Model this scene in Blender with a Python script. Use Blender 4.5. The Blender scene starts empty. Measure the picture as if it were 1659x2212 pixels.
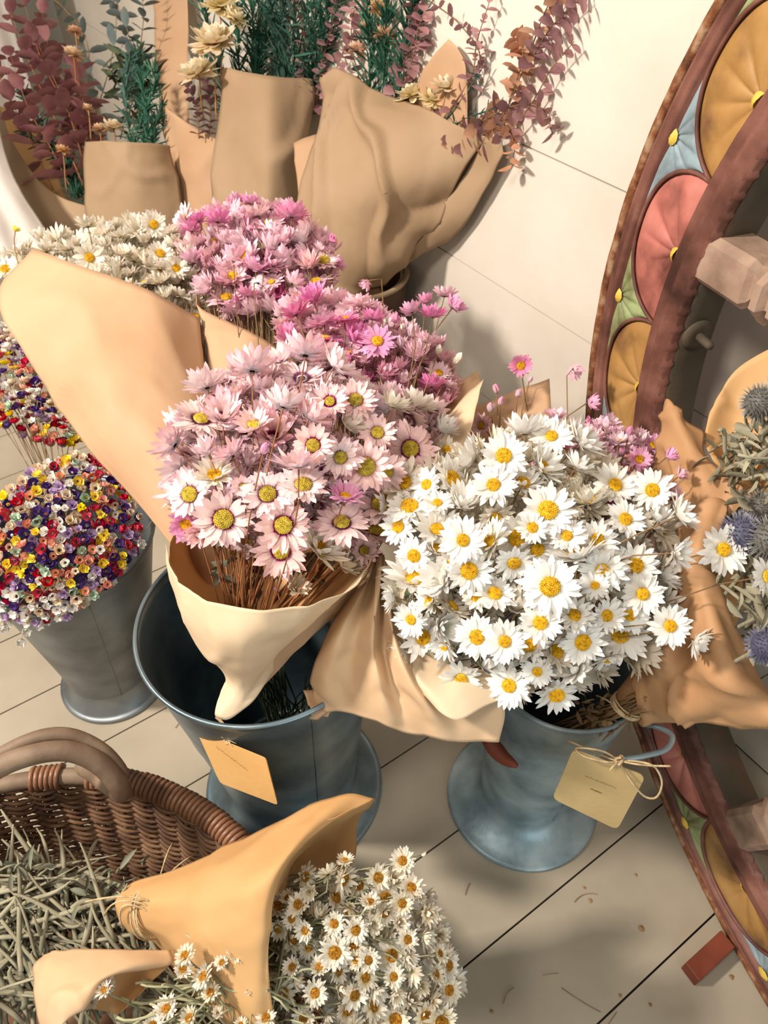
import bpy, math, random
import numpy as np
from mathutils import Vector, Matrix, noise

# ------------------------------------------------------------------ camera, world, lights
scene = bpy.context.scene
col = scene.collection
W, H, F = 1659, 2212, 1660.0
PITCH = math.radians(45.5)
CH = 1.3
CAM = np.array([0, 0, CH])
FWD = np.array([0, math.cos(PITCH), -math.sin(PITCH)])
UP = np.array([0, math.sin(PITCH), math.cos(PITCH)])
RT = np.array([1.0, 0, 0])
D2 = np.array([.822, .569, 0])      # across the room, towards the plank wall
D1 = np.array([-.569, .822, 0])     # along the plank wall

cd = bpy.data.cameras.new('camera')
cam = bpy.data.objects.new('camera', cd)
col.objects.link(cam)
cam.location = (0, 0, CH)
cam.rotation_euler = (math.radians(90) - PITCH, 0, 0)
cd.sensor_fit = 'HORIZONTAL'
cd.sensor_width = 36
cd.lens = F / W * 36
cd.clip_start = .02
cd.dof.use_dof = True
cd.dof.focus_distance = .88
cd.dof.aperture_fstop = 13
scene.camera = cam

world = bpy.data.worlds.new('world')
scene.world = world
world.use_nodes = True
bg = world.node_tree.nodes['Background']
bg.inputs[0].default_value = (1.0, .94, .86, 1)
bg.inputs[1].default_value = .25


def area(name, loc, target, size, power, color, size_y=None):
    l = bpy.data.lights.new(name, 'AREA')
    l.energy = power
    l.color = color
    l.size = size
    if size_y:
        l.shape = 'RECTANGLE'
        l.size_y = size_y
    o = bpy.data.objects.new(name, l)
    col.objects.link(o)
    o.location = loc
    d = Vector(target) - Vector(loc)
    o.rotation_euler = d.to_track_quat('-Z', 'Y').to_euler()
    return o


area('ceiling_lamp', (-1.75, .35, 2.25), (.1, 1.0, .6), .20, 66, (1.0, .91, .82))
area('front_fill_light', (-.75, -.35, 2.35), (0, .9, .6), .35, 15, (1.0, .92, .83))  # unseen fill light, added in front to brighten the flowers
area('doorway_daylight', (.9, -1.5, .8), (0, .7, .4), 1.2, 11, (.66, .89, 1.0), 1.4)

vs = scene.view_settings
vs.view_transform = 'Standard'
vs.look = 'None'
vs.gamma = 1
vs.use_curve_mapping = False
vs.exposure = .48
scene.cycles.max_bounces = 6
scene.cycles.diffuse_bounces = 3
scene.cycles.transparent_max_bounces = 4

rng = random.Random(7)


def ray(x, y):
    return FWD + RT * (x - W / 2) / F - UP * (y - H / 2) / F


def at(x, y, d):
    r = ray(x, y)
    q = r @ D2
    if q > .05:
        d = min(d, (.9155 - .022) / q)      # nothing stands inside the plank wall
    return CAM + r * d


def atz(x, y, z):
    r = ray(x, y)
    return CAM + r * ((z - CH) / r[2])


def unit(v):
    v = np.asarray(v, float)
    return v / (np.linalg.norm(v) + 1e-12)


# ------------------------------------------------------------------ materials
def srgb(h):
    c = [int(h[i:i + 2], 16) / 255 for i in (0, 2, 4)]
    return tuple((x / 12.92 if x <= .04045 else ((x + .055) / 1.055) ** 2.4) for x in c) + (1,)


def nmat(name):
    m = bpy.data.materials.new(name)
    m.use_nodes = True
    nt = m.node_tree
    nt.nodes.clear()
    out = nt.nodes.new('ShaderNodeOutputMaterial')
    b = nt.nodes.new('ShaderNodeBsdfPrincipled')
    nt.links.new(b.outputs[0], out.inputs[0])
    return m, nt, b, out


def noise_mat(name, c1, c2, scale=8, rough=.7, metal=0, bump=.0, bscale=60, stretch=(1, 1, 1), c3=None, spec=.3, trans=0, detail=6, varied=0, dist=.002):
    m, nt, b, out = nmat(name)
    N, L = nt.nodes, nt.links
    tc = N.new('ShaderNodeTexCoord')
    mp = N.new('ShaderNodeMapping')
    mp.inputs['Scale'].default_value = stretch
    L.new(tc.outputs['Object'], mp.inputs[0])
    nz = N.new('ShaderNodeTexNoise')
    nz.inputs['Scale'].default_value = scale
    nz.inputs['Detail'].default_value = detail
    L.new(mp.outputs[0], nz.inputs[0])
    cr = N.new('ShaderNodeValToRGB')
    cr.color_ramp.elements[0].position = .32
    cr.color_ramp.elements[1].position = .68
    cr.color_ramp.elements[0].color = srgb(c1)
    cr.color_ramp.elements[1].color = srgb(c2)
    if c3:
        e = cr.color_ramp.elements.new(.5)
        e.color = srgb(c3)
    L.new(nz.outputs[0], cr.inputs[0])
    src = cr.outputs[0]
    if varied:
        oi = N.new('ShaderNodeObjectInfo')
        hs = N.new('ShaderNodeHueSaturation')
        mr = N.new('ShaderNodeMapRange')
        mr.inputs[3].default_value = 1 - varied
        mr.inputs[4].default_value = 1 + varied
        L.new(oi.outputs['Random'], mr.inputs[0])
        L.new(mr.outputs[0], hs.inputs['Value'])
        L.new(src, hs.inputs['Color'])
        src = hs.outputs[0]
    L.new(src, b.inputs['Base Color'])
    b.inputs['Roughness'].default_value = rough
    b.inputs['Metallic'].default_value = metal
    b.inputs['Specular IOR Level'].default_value = spec
    if bump:
        n2 = N.new('ShaderNodeTexNoise')
        n2.inputs['Scale'].default_value = bscale
        n2.inputs['Detail'].default_value = 5
        L.new(mp.outputs[0], n2.inputs[0])
        bp = N.new('ShaderNodeBump')
        bp.inputs['Strength'].default_value = bump
        bp.inputs['Distance'].default_value = dist
        L.new(n2.outputs[0], bp.inputs['Height'])
        L.new(bp.outputs[0], b.inputs['Normal'])
    if trans:
        t = N.new('ShaderNodeBsdfTranslucent')
        L.new(src, t.inputs[0])
        mx = N.new('ShaderNodeMixShader')
        mx.inputs[0].default_value = trans
        L.new(b.outputs[0], mx.inputs[1])
        L.new(t.outputs[0], mx.inputs[2])
        L.new(mx.outputs[0], out.inputs[0])
    return m


def petal_mat(name, stops, var=.06, hue=.012, sat=.15, trans=.36):
    """colour runs along the petal (UV.x = 0 at the base, 1 at the tip)"""
    m, nt, b, out = nmat(name)
    N, L = nt.nodes, nt.links
    uv = N.new('ShaderNodeUVMap')
    uv.uv_map = 'UVMap'
    sp = N.new('ShaderNodeSeparateXYZ')
    L.new(uv.outputs[0], sp.inputs[0])
    cr = N.new('ShaderNodeValToRGB')
    els = cr.color_ramp.elements
    els[0].position, els[0].color = stops[0][0], srgb(stops[0][1])
    els[1].position, els[1].color = stops[-1][0], srgb(stops[-1][1])
    for p, c in stops[1:-1]:
        e = els.new(p)
        e.color = srgb(c)
    L.new(sp.outputs[0], cr.inputs[0])
    oi = N.new('ShaderNodeObjectInfo')
    hs = N.new('ShaderNodeHueSaturation')

    def rngmap(src, lo, hi, dst):
        mr = N.new('ShaderNodeMapRange')
        mr.inputs[3].default_value = lo
        mr.inputs[4].default_value = hi
        L.new(src, mr.inputs[0])
        L.new(mr.outputs[0], dst)
    ad = N.new('ShaderNodeMath')
    ad.operation = 'ADD'
    L.new(oi.outputs['Random'], ad.inputs[0])
    L.new(sp.outputs[1], ad.inputs[1])
    fr = N.new('ShaderNodeMath')
    fr.operation = 'FRACT'
    L.new(ad.outputs[0], fr.inputs[0])
    rngmap(fr.outputs[0], 1 - var, 1 + var * .5, hs.inputs['Value'])
    rngmap(oi.outputs['Random'], .5 - hue, .5 + hue, hs.inputs['Hue'])
    m7 = N.new('ShaderNodeMath')
    m7.operation = 'MULTIPLY'
    m7.inputs[1].default_value = 7.31
    L.new(oi.outputs['Random'], m7.inputs[0])
    f7 = N.new('ShaderNodeMath')
    f7.operation = 'FRACT'
    L.new(m7.outputs[0], f7.inputs[0])
    rngmap(f7.outputs[0], 1 - sat, 1 + sat, hs.inputs['Saturation'])
    L.new(cr.outputs[0], hs.inputs['Color'])
    L.new(hs.outputs[0], b.inputs['Base Color'])
    b.inputs['Roughness'].default_value = .55
    b.inputs['Specular IOR Level'].default_value = .25
    t = N.new('ShaderNodeBsdfTranslucent')
    L.new(hs.outputs[0], t.inputs[0])
    mx = N.new('ShaderNodeMixShader')
    mx.inputs[0].default_value = trans
    L.new(b.outputs[0], mx.inputs[1])
    L.new(t.outputs[0], mx.inputs[2])
    L.new(mx.outputs[0], out.inputs[0])
    return m


M = {}
M['wall'] = noise_mat('painted wall boards', 'C9BEAE', 'DBD1C3', 3.5, .6, bump=.25, bscale=45, c3='D3C8B9')
M['groove'] = noise_mat('dirty groove', '3A2C20', '5A4632', 30, .9)
M['floor'] = noise_mat('painted floor boards', '978C7A', 'B5A995', 3.2, .42, bump=.15, bscale=25, c3='A89C88', spec=.4)
M['floor_groove'] = noise_mat('floor groove dirt', '1E1A15', '3A3229', 30, .95)
M['zinc'] = noise_mat('galvanised metal', '4C5A60', '98A8AD', 9, .36, .75, bump=.3, bscale=14, c3='788990', detail=8)
M['zinc_worn'] = noise_mat('weathered galvanised metal', '6C7D82', 'AAB8BB', 14, .46, .45, bump=.5, bscale=50, c3='8C9EA3', detail=8)
M['zinc_dull'] = noise_mat('dull galvanised metal', '5C6062', '9BA0A2', 7, .42, .7, bump=.3, bscale=18, c3='808587', detail=8)
M['kraft_light'] = noise_mat('pale wrapping paper', 'D6B188', 'E4C49E', 5, .62, bump=.35, bscale=12, trans=.22, c3='DDBA92', dist=.004)
M['kraft_cream'] = noise_mat('cream wrapping paper', 'DFC4A0', 'EAD4B4', 5, .6, bump=.35, bscale=12, trans=.22, c3='E5CCAA', dist=.004)
M['kraft_orange'] = noise_mat('honey wrapping paper', 'CFA068', 'DCB27C', 5, .62, bump=.35, bscale=12, trans=.22, c3='D6A972', dist=.004)
M['kraft_tan'] = noise_mat('tan wrapping paper', 'BB9470', 'CBA683', 4, .65, bump=.4, bscale=14, trans=.12, c3='C39D7A', dist=.004)
M['kraft_worn'] = noise_mat('worn wrapping paper', 'AE8259', 'C59A70', 4, .65, bump=.4, bscale=14, trans=.12, c3='B98D64', dist=.004)
M['kraft_brown'] = noise_mat('brown kraft paper', '9E8263', 'AE9274', 4, .7, bump=.35, bscale=16, trans=.08, c3='A68A6B', dist=.004)
M['card'] = noise_mat('kraft card', 'C79A5E', 'D3A76A', 12, .7, bump=.2, bscale=120)
M['card_grey'] = noise_mat('dull kraft card', 'B59968', 'C1A674', 12, .7, bump=.2, bscale=120)
M['ink'] = noise_mat('faded pencil', '6E5030', '7C5E3C', 40, .8)
M['twine'] = noise_mat('jute twine', 'A98C64', 'CDB78F', 90, .85, bump=.6, bscale=300)
M['stem'] = noise_mat('dry brown stem', '6E5236', '8E7350', 30, .8, varied=.25)
M['stem_rust'] = noise_mat('dry rust stem', '7A4A2C', '9C6B43', 30, .8, varied=.2)
M['stem_green'] = noise_mat('dark green stem', '3A4430', '5A6246', 30, .8, varied=.25)
M['stem_pale'] = noise_mat('pale green stem', '7F8062', 'A8A482', 24, .8, varied=.2)
M['leaf_grey'] = noise_mat('grey green leaf', '66675A', '8F8E78', 24, .8, trans=.1, varied=.2)
M['leaf_pine'] = noise_mat('dark pine foliage', '1F4638', '35654D', 18, .7, trans=.1, varied=.2)
M['leaf_spruce'] = noise_mat('blue green foliage', '2B4A40', '4A6C5C', 18, .7, trans=.1, varied=.25)
M['euca_red'] = noise_mat('burgundy eucalyptus leaf', '8E585E', 'C08C8A', 14, .55, trans=.1, varied=.2, spec=.4)
M['euca_grey'] = noise_mat('grey eucalyptus leaf', '5B6A68', '84908C', 14, .55, trans=.1, varied=.2, spec=.4)
M['euca_rust'] = noise_mat('rust eucalyptus leaf', 'B5805E', 'D6A98C', 14, .6, trans=.15, varied=.2)
M['euca_mauve'] = noise_mat('mauve eucalyptus leaf', '8A6066', 'B98C8A', 14, .6, trans=.15, varied=.2)
M['cream'] = petal_mat('cream shaved wood petal', [(0, 'E2C795'), (.6, 'F1E0BA'), (1, 'F9EED4')])
M['peach_husk'] = petal_mat('peach husk petal', [(0, 'C9935F'), (.6, 'DDB086'), (1, 'EFC9A4')])
M['w_in'] = petal_mat('white daisy petal', [(0, 'F1E7C8'), (.2, 'F7F3E9'), (1, 'FCFBF8')], .04, .004, .1)
M['w_out'] = petal_mat('white daisy outer petal', [(0, 'E7DFCF'), (.3, 'F0EBE2'), (1, 'FAF8F4')], .05, .004, .1)
M['cr_in'] = petal_mat('ivory daisy petal', [(0, 'EADFBE'), (.3, 'F1E9D8'), (1, 'F8F2E6')], .06, .006, .15)
M['cr_out'] = petal_mat('ivory daisy outer petal', [(0, 'D9CBAE'), (.4, 'EAE0CC'), (1, 'F5EEE0')], .08, .006, .15)
M['p_in'] = petal_mat('pale pink petal', [(0, '7A2450'), (.16, '8C3560'), (.25, 'EBC9CB'), (.42, 'FCE4DE'), (1, 'FBD9DA')], .06, .014, .25)
M['p_out'] = petal_mat('pale pink outer petal', [(0, 'D8D4E0'), (.25, 'F1E2E3'), (.6, 'FADFDF'), (1, 'F8C4D8')], .06, .014, .3)
M['d_in'] = petal_mat('deep pink petal', [(0, 'C85E8C'), (.3, 'EE9CC6'), (1, 'F3AED3')], .08, .012, .25)
M['d_out'] = petal_mat('deep pink outer petal', [(0, 'DBB6C8'), (.35, 'EDB4D0'), (1, 'F29DCB')], .08, .012, .25)
M['r_in'] = petal_mat('dusty rose petal', [(0, 'C2909A'), (.3, 'F3D3D6'), (1, 'F8D3DF')], .08, .012, .25)
M['r_out'] = petal_mat('dusty rose outer petal', [(0, 'D6C1BE'), (.4, 'F2D4D9'), (1, 'F7C3DA')], .08, .012, .3)
M['s_in'] = petal_mat('straw white petal', [(0, 'DDBF80'), (.4, 'F1E8D2'), (1, 'F7F3E8')], .08, .006, .2)
M['disc'] = noise_mat('yellow daisy disc', 'B07A12', 'F0C22A', 9, .75, c3='E0AE1E', varied=.12)
M['disc_olive'] = noise_mat('mustard daisy disc', '9C8428', 'D9C452', 9, .75, c3='C4AC3E', varied=.15)
M['disc_brown'] = noise_mat('brown gold disc', '6E4616', 'CF9A2E', 9, .75, c3='A8741E', varied=.2)
M['tiny'] = {}
for k, c, c0 in (('yellow', 'F4DA22', 'D9B010'), ('red', 'C9203C', 'A01028'), ('purple', '54307A', '3C1E5C'), ('white', 'F5EFE6', 'D8C9A6'), ('peach', 'F2A98C', 'E8B87A'),
                 ('mint', 'B9CDB2', '6E8F72'), ('lilac', 'B99ABF', '7A5A86'), ('cream', 'F0DCC0', 'C9A877')):
    M['tiny'][k] = petal_mat('tiny %s petal' % k, [(0, c0), (.35, c), (1, c)], .08, .008, .12, .15)
M['thistle'] = petal_mat('thistle spine', [(0, '5F5A52'), (.6, '8E8C86'), (1, 'C2BFB2')], .1, .01, .2, .05)
M['thistle_blue'] = petal_mat('blue thistle spine', [(0, '4E4C5C'), (.6, '75758C'), (1, 'A9A8BC')], .1, .01, .2, .05)
M['herb'] = noise_mat('dry grey herb', '6E6753', 'A59E84', 20, .85, varied=.1)
M['wicker'] = noise_mat('brown wicker', '4A3222', '86664A', 26, .6, bump=.4, bscale=90, c3='6A4C36')
M['wicker_rim'] = noise_mat('polished wicker wrapping', '6C4833', '9C7255', 22, .42, bump=.3, bscale=90, c3='855E45', spec=.5)
M['branch'] = noise_mat('worn bent wood', '5A4434', '8A7560', 14, .6, bump=.5, bscale=60, c3='705C4A')
M['rust'] = noise_mat('rusty iron tyre', '4A2C1C', 'A08062', 55, .8, bump=.8, bscale=120, c3='7A4A2C')
M['wheelwood'] = noise_mat('painted red brown wood', '3C241C', '8C6052', 12, .55, bump=.5, bscale=60, stretch=(1, 1, 1), c3='6A4338')
M['wheelwood_dark'] = noise_mat('dark weathered wood', '3A3328', '6A4A3A', 8, .7, bump=.5, bscale=50, c3='4E4436')
M['spokewood'] = noise_mat('pale weathered wood', '6E5848', 'AB907C', 14, .75, bump=.7, bscale=70, c3='927866')
M['p_ochre'] = noise_mat('ochre paint', '5E3F2C', 'AE8550', 12, .5, bump=.4, bscale=60, c3='9C7440')
M['p_salmon'] = noise_mat('salmon paint', '6A3E34', 'C88478', 12, .5, bump=.4, bscale=60, c3='B46C60')
M['p_green'] = noise_mat('green paint', '5A4A34', 'A3AC80', 12, .5, bump=.4, bscale=60, c3='8C9868')
M['p_blue'] = noise_mat('blue grey paint', '54504C', '9AA9AD', 12, .5, bump=.4, bscale=60, c3='82949A')
M['p_yellow'] = noise_mat('yellow paint', 'B8943A', 'D6B850', 30, .55, bump=.5, bscale=150)
M['chock'] = noise_mat('red brown chock', '6B3222', '85442E', 12, .6, bump=.3, bscale=60)
M['linen'] = noise_mat('white linen', 'C9C0B8', 'D8D0C9', 3, .8, bump=.2, bscale=120, trans=.15)
M['backwall'] = noise_mat('pale greenish wall', 'C9CDC6', 'DCDDD6', 2, .6)
M['dark_pot'] = noise_mat('dark brown pot', '3A2618', '5E4230', 14, .5, bump=.3, bscale=40)
M['pot_rim'] = noise_mat('worn pot rim', '8C7458', 'B09A7C', 20, .6, bump=.3, bscale=60)


# ------------------------------------------------------------------ mesh helpers
class MB:
    def __init__(self):
        self.v, self.f, self.uv, self.m = [], [], [], []

    def add(self, verts, faces, uvs=None, mi=0):
        o = len(self.v)
        self.v.extend([tuple(p) for p in verts])
        self.uv.extend(uvs if uvs is not None else [(0.0, 0.0)] * len(verts))
        self.f.extend([tuple(i + o for i in f) for f in faces])
        self.m.extend([mi] * len(faces) if isinstance(mi, int) else mi)

    def merge(self, other, R=None, t=(0, 0, 0), s=1, mi=None, du=0.0):
        a = np.array(other.v) * s
        if R is not None:
            a = a @ np.asarray(R).T
        a = a + np.asarray(t)
        uv = [(u, (v + du) % 1) for u, v in other.uv]
        self.add(a.tolist(), other.f, uv, list(other.m) if mi is None else mi)

    def mesh(self, name, mats, smooth=True):
        me = bpy.data.meshes.new(name)
        me.from_pydata(self.v, [], self.f)
        uvl = me.uv_layers.new(name='UVMap')
        n = len(me.loops)
        li = np.zeros(n, dtype=np.int32)
        me.loops.foreach_get('vertex_index', li)
        uvl.data.foreach_set('uv', np.array(self.uv, dtype=np.float32)[li].ravel())
        for m in (mats if isinstance(mats, (list, tuple)) else [mats]):
            me.materials.append(m)
        me.polygons.foreach_set('material_index', self.m)
        me.polygons.foreach_set('use_smooth', [smooth] * len(self.f))
        me.update()
        return me

    def build(self, name, mats, parent=None, smooth=True, label=None, stuff=False):
        base = np.array(parent.matrix_world.translation) if parent else np.zeros(3)
        if parent:
            base = wloc(parent)
            a = np.array(self.v) - base
            self.v = a.tolist()
        o = bpy.data.objects.new(name, self.mesh(name, mats, smooth))
        col.objects.link(o)
        if parent:
            o.parent = parent
        if label:
            o['label'] = label
        if stuff:
            o['kind'] = 'stuff'
        return o


def wloc(o):
    p = np.zeros(3)
    while o is not None:
        p += np.array(o.location)
        o = o.parent
    return p


def thing(name, label, cat, loc, group=None):
    o = bpy.data.objects.new(name, None)
    o.empty_display_size = .02
    col.objects.link(o)
    o.location = tuple(loc)
    o['label'] = label
    o['category'] = cat
    if group:
        o['group'] = group
    return o


def tag(o, label, cat, group=None):
    o['label'] = label
    o['category'] = cat
    if group:
        o['group'] = group
    return o


def frame(d):
    d = unit(d)
    a = np.array([0, 0, 1.0]) if abs(d[2]) < .9 else np.array([1.0, 0, 0])
    u = unit(np.cross(a, d))
    return u, np.cross(d, u), d


def tube(mb, pts, r, n=5, mi=0, closed=False, uv=None, cap=True):
    pts = np.asarray(pts, float)
    k = len(pts)
    rr = np.full(k, r, float) if np.isscalar(r) else np.asarray(r, float)
    if closed:
        T = np.roll(pts, -1, 0) - np.roll(pts, 1, 0)
    else:
        T = np.gradient(pts, axis=0)
    u = frame(T[0])[0]
    vs = []
    for i in range(k):
        t = unit(T[i])
        u = unit(u - t * (u @ t))
        w = np.cross(t, u)
        for j in range(n):
            a = 2 * math.pi * j / n
            vs.append(pts[i] + rr[i] * (u * math.cos(a) + w * math.sin(a)))
    fs = []
    for i in range(k if closed else k - 1):
        for j in range(n):
            a, b = i * n + j, i * n + (j + 1) % n
            c, d = ((i + 1) % k) * n + (j + 1) % n, ((i + 1) % k) * n + j
            fs.append((a, b, c, d))
    if not closed and cap:
        fs.append(tuple(range(n))[::-1])
        fs.append(tuple((k - 1) * n + j for j in range(n)))
    mb.add(vs, fs, uv and [uv] * len(vs), mi)


def bez(p0, p1, p2, p3, n=7):
    t = np.linspace(0, 1, n)[:, None]
    return (1 - t) ** 3 * p0 + 3 * (1 - t) ** 2 * t * p1 + 3 * (1 - t) * t * t * p2 + t ** 3 * p3


def crom(P, n):
    """Catmull-Rom through the rows of P (k x 3), n samples"""
    P = np.asarray(P, float)
    k = len(P)
    if k == 2:
        t = np.linspace(0, 1, n)[:, None]
        return P[0] * (1 - t) + P[1] * t
    Q = np.vstack([2 * P[0] - P[1], P, 2 * P[-1] - P[-2]])
    out = []
    for s in np.linspace(0, k - 1, n):
        i = min(int(s), k - 2)
        t = s - i
        a, b, c, d = Q[i], Q[i + 1], Q[i + 2], Q[i + 3]
        out.append(.5 * (2 * b + (c - a) * t + (2 * a - 5 * b + 4 * c - d) * t * t + (3 * b - a - 3 * c + d) * t ** 3))
    return np.array(out)


def sheet(name, rows, mat, parent, nu=30, nv=30, crumple=.003, freq=9, label=None, fine=.0008):
    """a sheet of paper or cloth through a grid of points (each px, py, distance); all rows the same length"""
    G = [crom([at(*p) for p in r], nv) for r in rows]
    A = np.array([crom([g[j] for g in G], nu) for j in range(nv)]).transpose(1, 0, 2)
    du, dv = np.gradient(A, axis=0), np.gradient(A, axis=1)
    nn = np.cross(du, dv)
    nn /= (np.linalg.norm(nn, axis=2, keepdims=True) + 1e-9)
    for i in range(nu):
        for j in range(nv):
            p = Vector(A[i, j])
            q = p + Vector((noise.noise(p * freq * .7), noise.noise(p * freq * .7 + Vector((9, 2, 4))), 0)) * .05
            ridge = max(0, 1 - abs(noise.noise(q * freq * 1.3 + Vector((5, 1, 3)))) * 5)
            e = noise.noise(p * freq) * crumple + ridge * crumple * 1.1 + noise.noise(p * 60) * fine
            A[i, j] += nn[i, j] * e
    fs = [(i * nv + j, i * nv + j + 1, (i + 1) * nv + j + 1, (i + 1) * nv + j) for i in range(nu - 1) for j in range(nv - 1)]
    mb = MB()
    mb.add(A.reshape(-1, 3).tolist(), fs)
    o = mb.build(name, mat, parent, label=label)
    s = o.modifiers.new('thickness', 'SOLIDIFY')
    s.thickness = .0007
    return o


def lathe(mb, prof, c, n=64, mi=0):
    vs, fs = [], []
    for r, z in prof:
        for j in range(n):
            a = 2 * math.pi * j / n
            vs.append((c[0] + r * math.cos(a), c[1] + r * math.sin(a), c[2] + z))
    for i in range(len(prof) - 1):
        for j in range(n):
            fs.append((i * n + j, i * n + (j + 1) % n, (i + 1) * n + (j + 1) % n, (i + 1) * n + j))
    mb.add(vs, fs, None, mi)


def box_pts(mb, c, ax, ay, az, mi=0):
    c, ax, ay, az = map(np.asarray, (c, ax, ay, az))
    vs = [c + sx * ax + sy * ay + sz * az for sx in (-1, 1) for sy in (-1, 1) for sz in (-1, 1)]
    mb.add(vs, [(0, 1, 3, 2), (4, 6, 7, 5), (0, 4, 5, 1), (2, 3, 7, 6), (0, 2, 6, 4), (1, 5, 7, 3)], None, mi)


def bevel(o, w, seg=2):
    b = o.modifiers.new('bevel', 'BEVEL')
    b.width = w
    b.segments = seg
    b.limit_method = 'ANGLE'


# ------------------------------------------------------------------ the room
def boards(name, mats, edges, lo, hi, make):
    """one object: boards between the given joints with a dark bed under the gaps"""
    mb = MB()
    g = .0014
    for a, b in zip(edges[:-1], edges[1:]):
        make(mb, a + g, b - g, lo, hi, 0)
    o = mb.build(name, mats, smooth=False)
    o['kind'] = 'structure'
    bevel(o, .0012, 1)
    return o


WD = .9155
fe = [round(.03 + .1655 * k, 4) for k in range(-12, 32)]
fe = [e if e not in () else e for e in fe]


def mk_floor(mb, a, b, lo, hi, mi):
    box_pts(mb, D1 * (a + b) / 2 + D2 * (lo + hi) / 2 + np.array([0, 0, -.01]), D2 * (hi - lo) / 2, D1 * (b - a) / 2, np.array([0, 0, .01]), mi)


mbf = MB()
for a, b in zip(fe[:-1], fe[1:]):
    mk_floor(mbf, a + .0014, b - .0014, -3.2, WD, 0)
box_pts(mbf, D1 * 1.6 + D2 * (-1.1) + np.array([0, 0, -.022]), D2 * 2.05, D1 * 3.6, np.array([0, 0, .011]), 1)
fl = mbf.build('floor', [M['floor'], M['floor_groove']], smooth=False)
fl['kind'] = 'structure'

we = [.002, .321, .577, .833, 1.089, 1.345, 1.601, 1.857, 2.113, 2.369, 2.625, 2.9]
mbw = MB()
for a, b in zip(we[:-1], we[1:]):
    box_pts(mbw, D2 * (WD + .01) + D1 * 1.2 + np.array([0, 0, (a + b) / 2]), D2 * .01, D1 * 2.7, np.array([0, 0, (b - a) / 2 - .0013]), 0)
box_pts(mbw, D2 * (WD + .035) + D1 * 1.2 + np.array([0, 0, 1.45]), D2 * .015, D1 * 2.7, np.array([0, 0, 1.45]), 1)
wl = mbw.build('wall_right', [M['wall'], M['groove']], smooth=False)
wl['kind'] = 'structure'
mbw = MB()
box_pts(mbw, D1 * 3.55 + D2 * (-.8) + np.array([0, 0, 1.45]), D1 * .03, D2 * 1.8, np.array([0, 0, 1.45]), 0)
wb = mbw.build('wall_back', M['backwall'], smooth=False)
wb['kind'] = 'structure'


# litter on the floor: bits of stem and leaf fallen from the bouquets
def litter():
    r = random.Random(3)
    mb = MB()
    spots = [(1385, 2005, .006), (1262, 1918, .003), (1373, 1890, .003), (1275, 1945, .004), (1580, 2110, .004), (1340, 2150, .003), (1405, 2170, .003), (1062, 2185, .003)]
    for x, y, s in spots:
        p = atz(x, y, .001)
        n = 7
        ring = [p + np.array([s * math.cos(k * 2 * math.pi / n) * r.uniform(.7, 1.1), s * math.sin(k * 2 * math.pi / n) * r.uniform(.7, 1.1), 0]) for k in range(n)]
        top = p + np.array([0, 0, s * .4])
        mb.add(ring + [top], [(k, (k + 1) % n, n) for k in range(n)])
    for x, y, l in ((1265, 1940, .02), (1255, 2160, .03), (1190, 2105, .012), (1100, 2150, .014), (1320, 2205, .015), (1010, 1920, .01), (385, 1560, .012), (300, 1700, .01), (430, 1600, .012)):
        p = atz(x, y, .002)
        a = r.uniform(0, 6.28)
        d = np.array([math.cos(a), math.sin(a), 0]) * l
        q = np.array([-d[1], d[0], 0]) * r.uniform(-.4, .4)
        tube(mb, bez(p - d, p - d * .3 + q, p + d * .3 + q, p + d, 6), .0006, 4)
    o = mb.build('plant_litter', M['stem'], smooth=False)
    tag(o, 'dark specks and bits of dry stem scattered over the floorboards', 'litter')
    o['kind'] = 'stuff'


litter()


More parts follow.
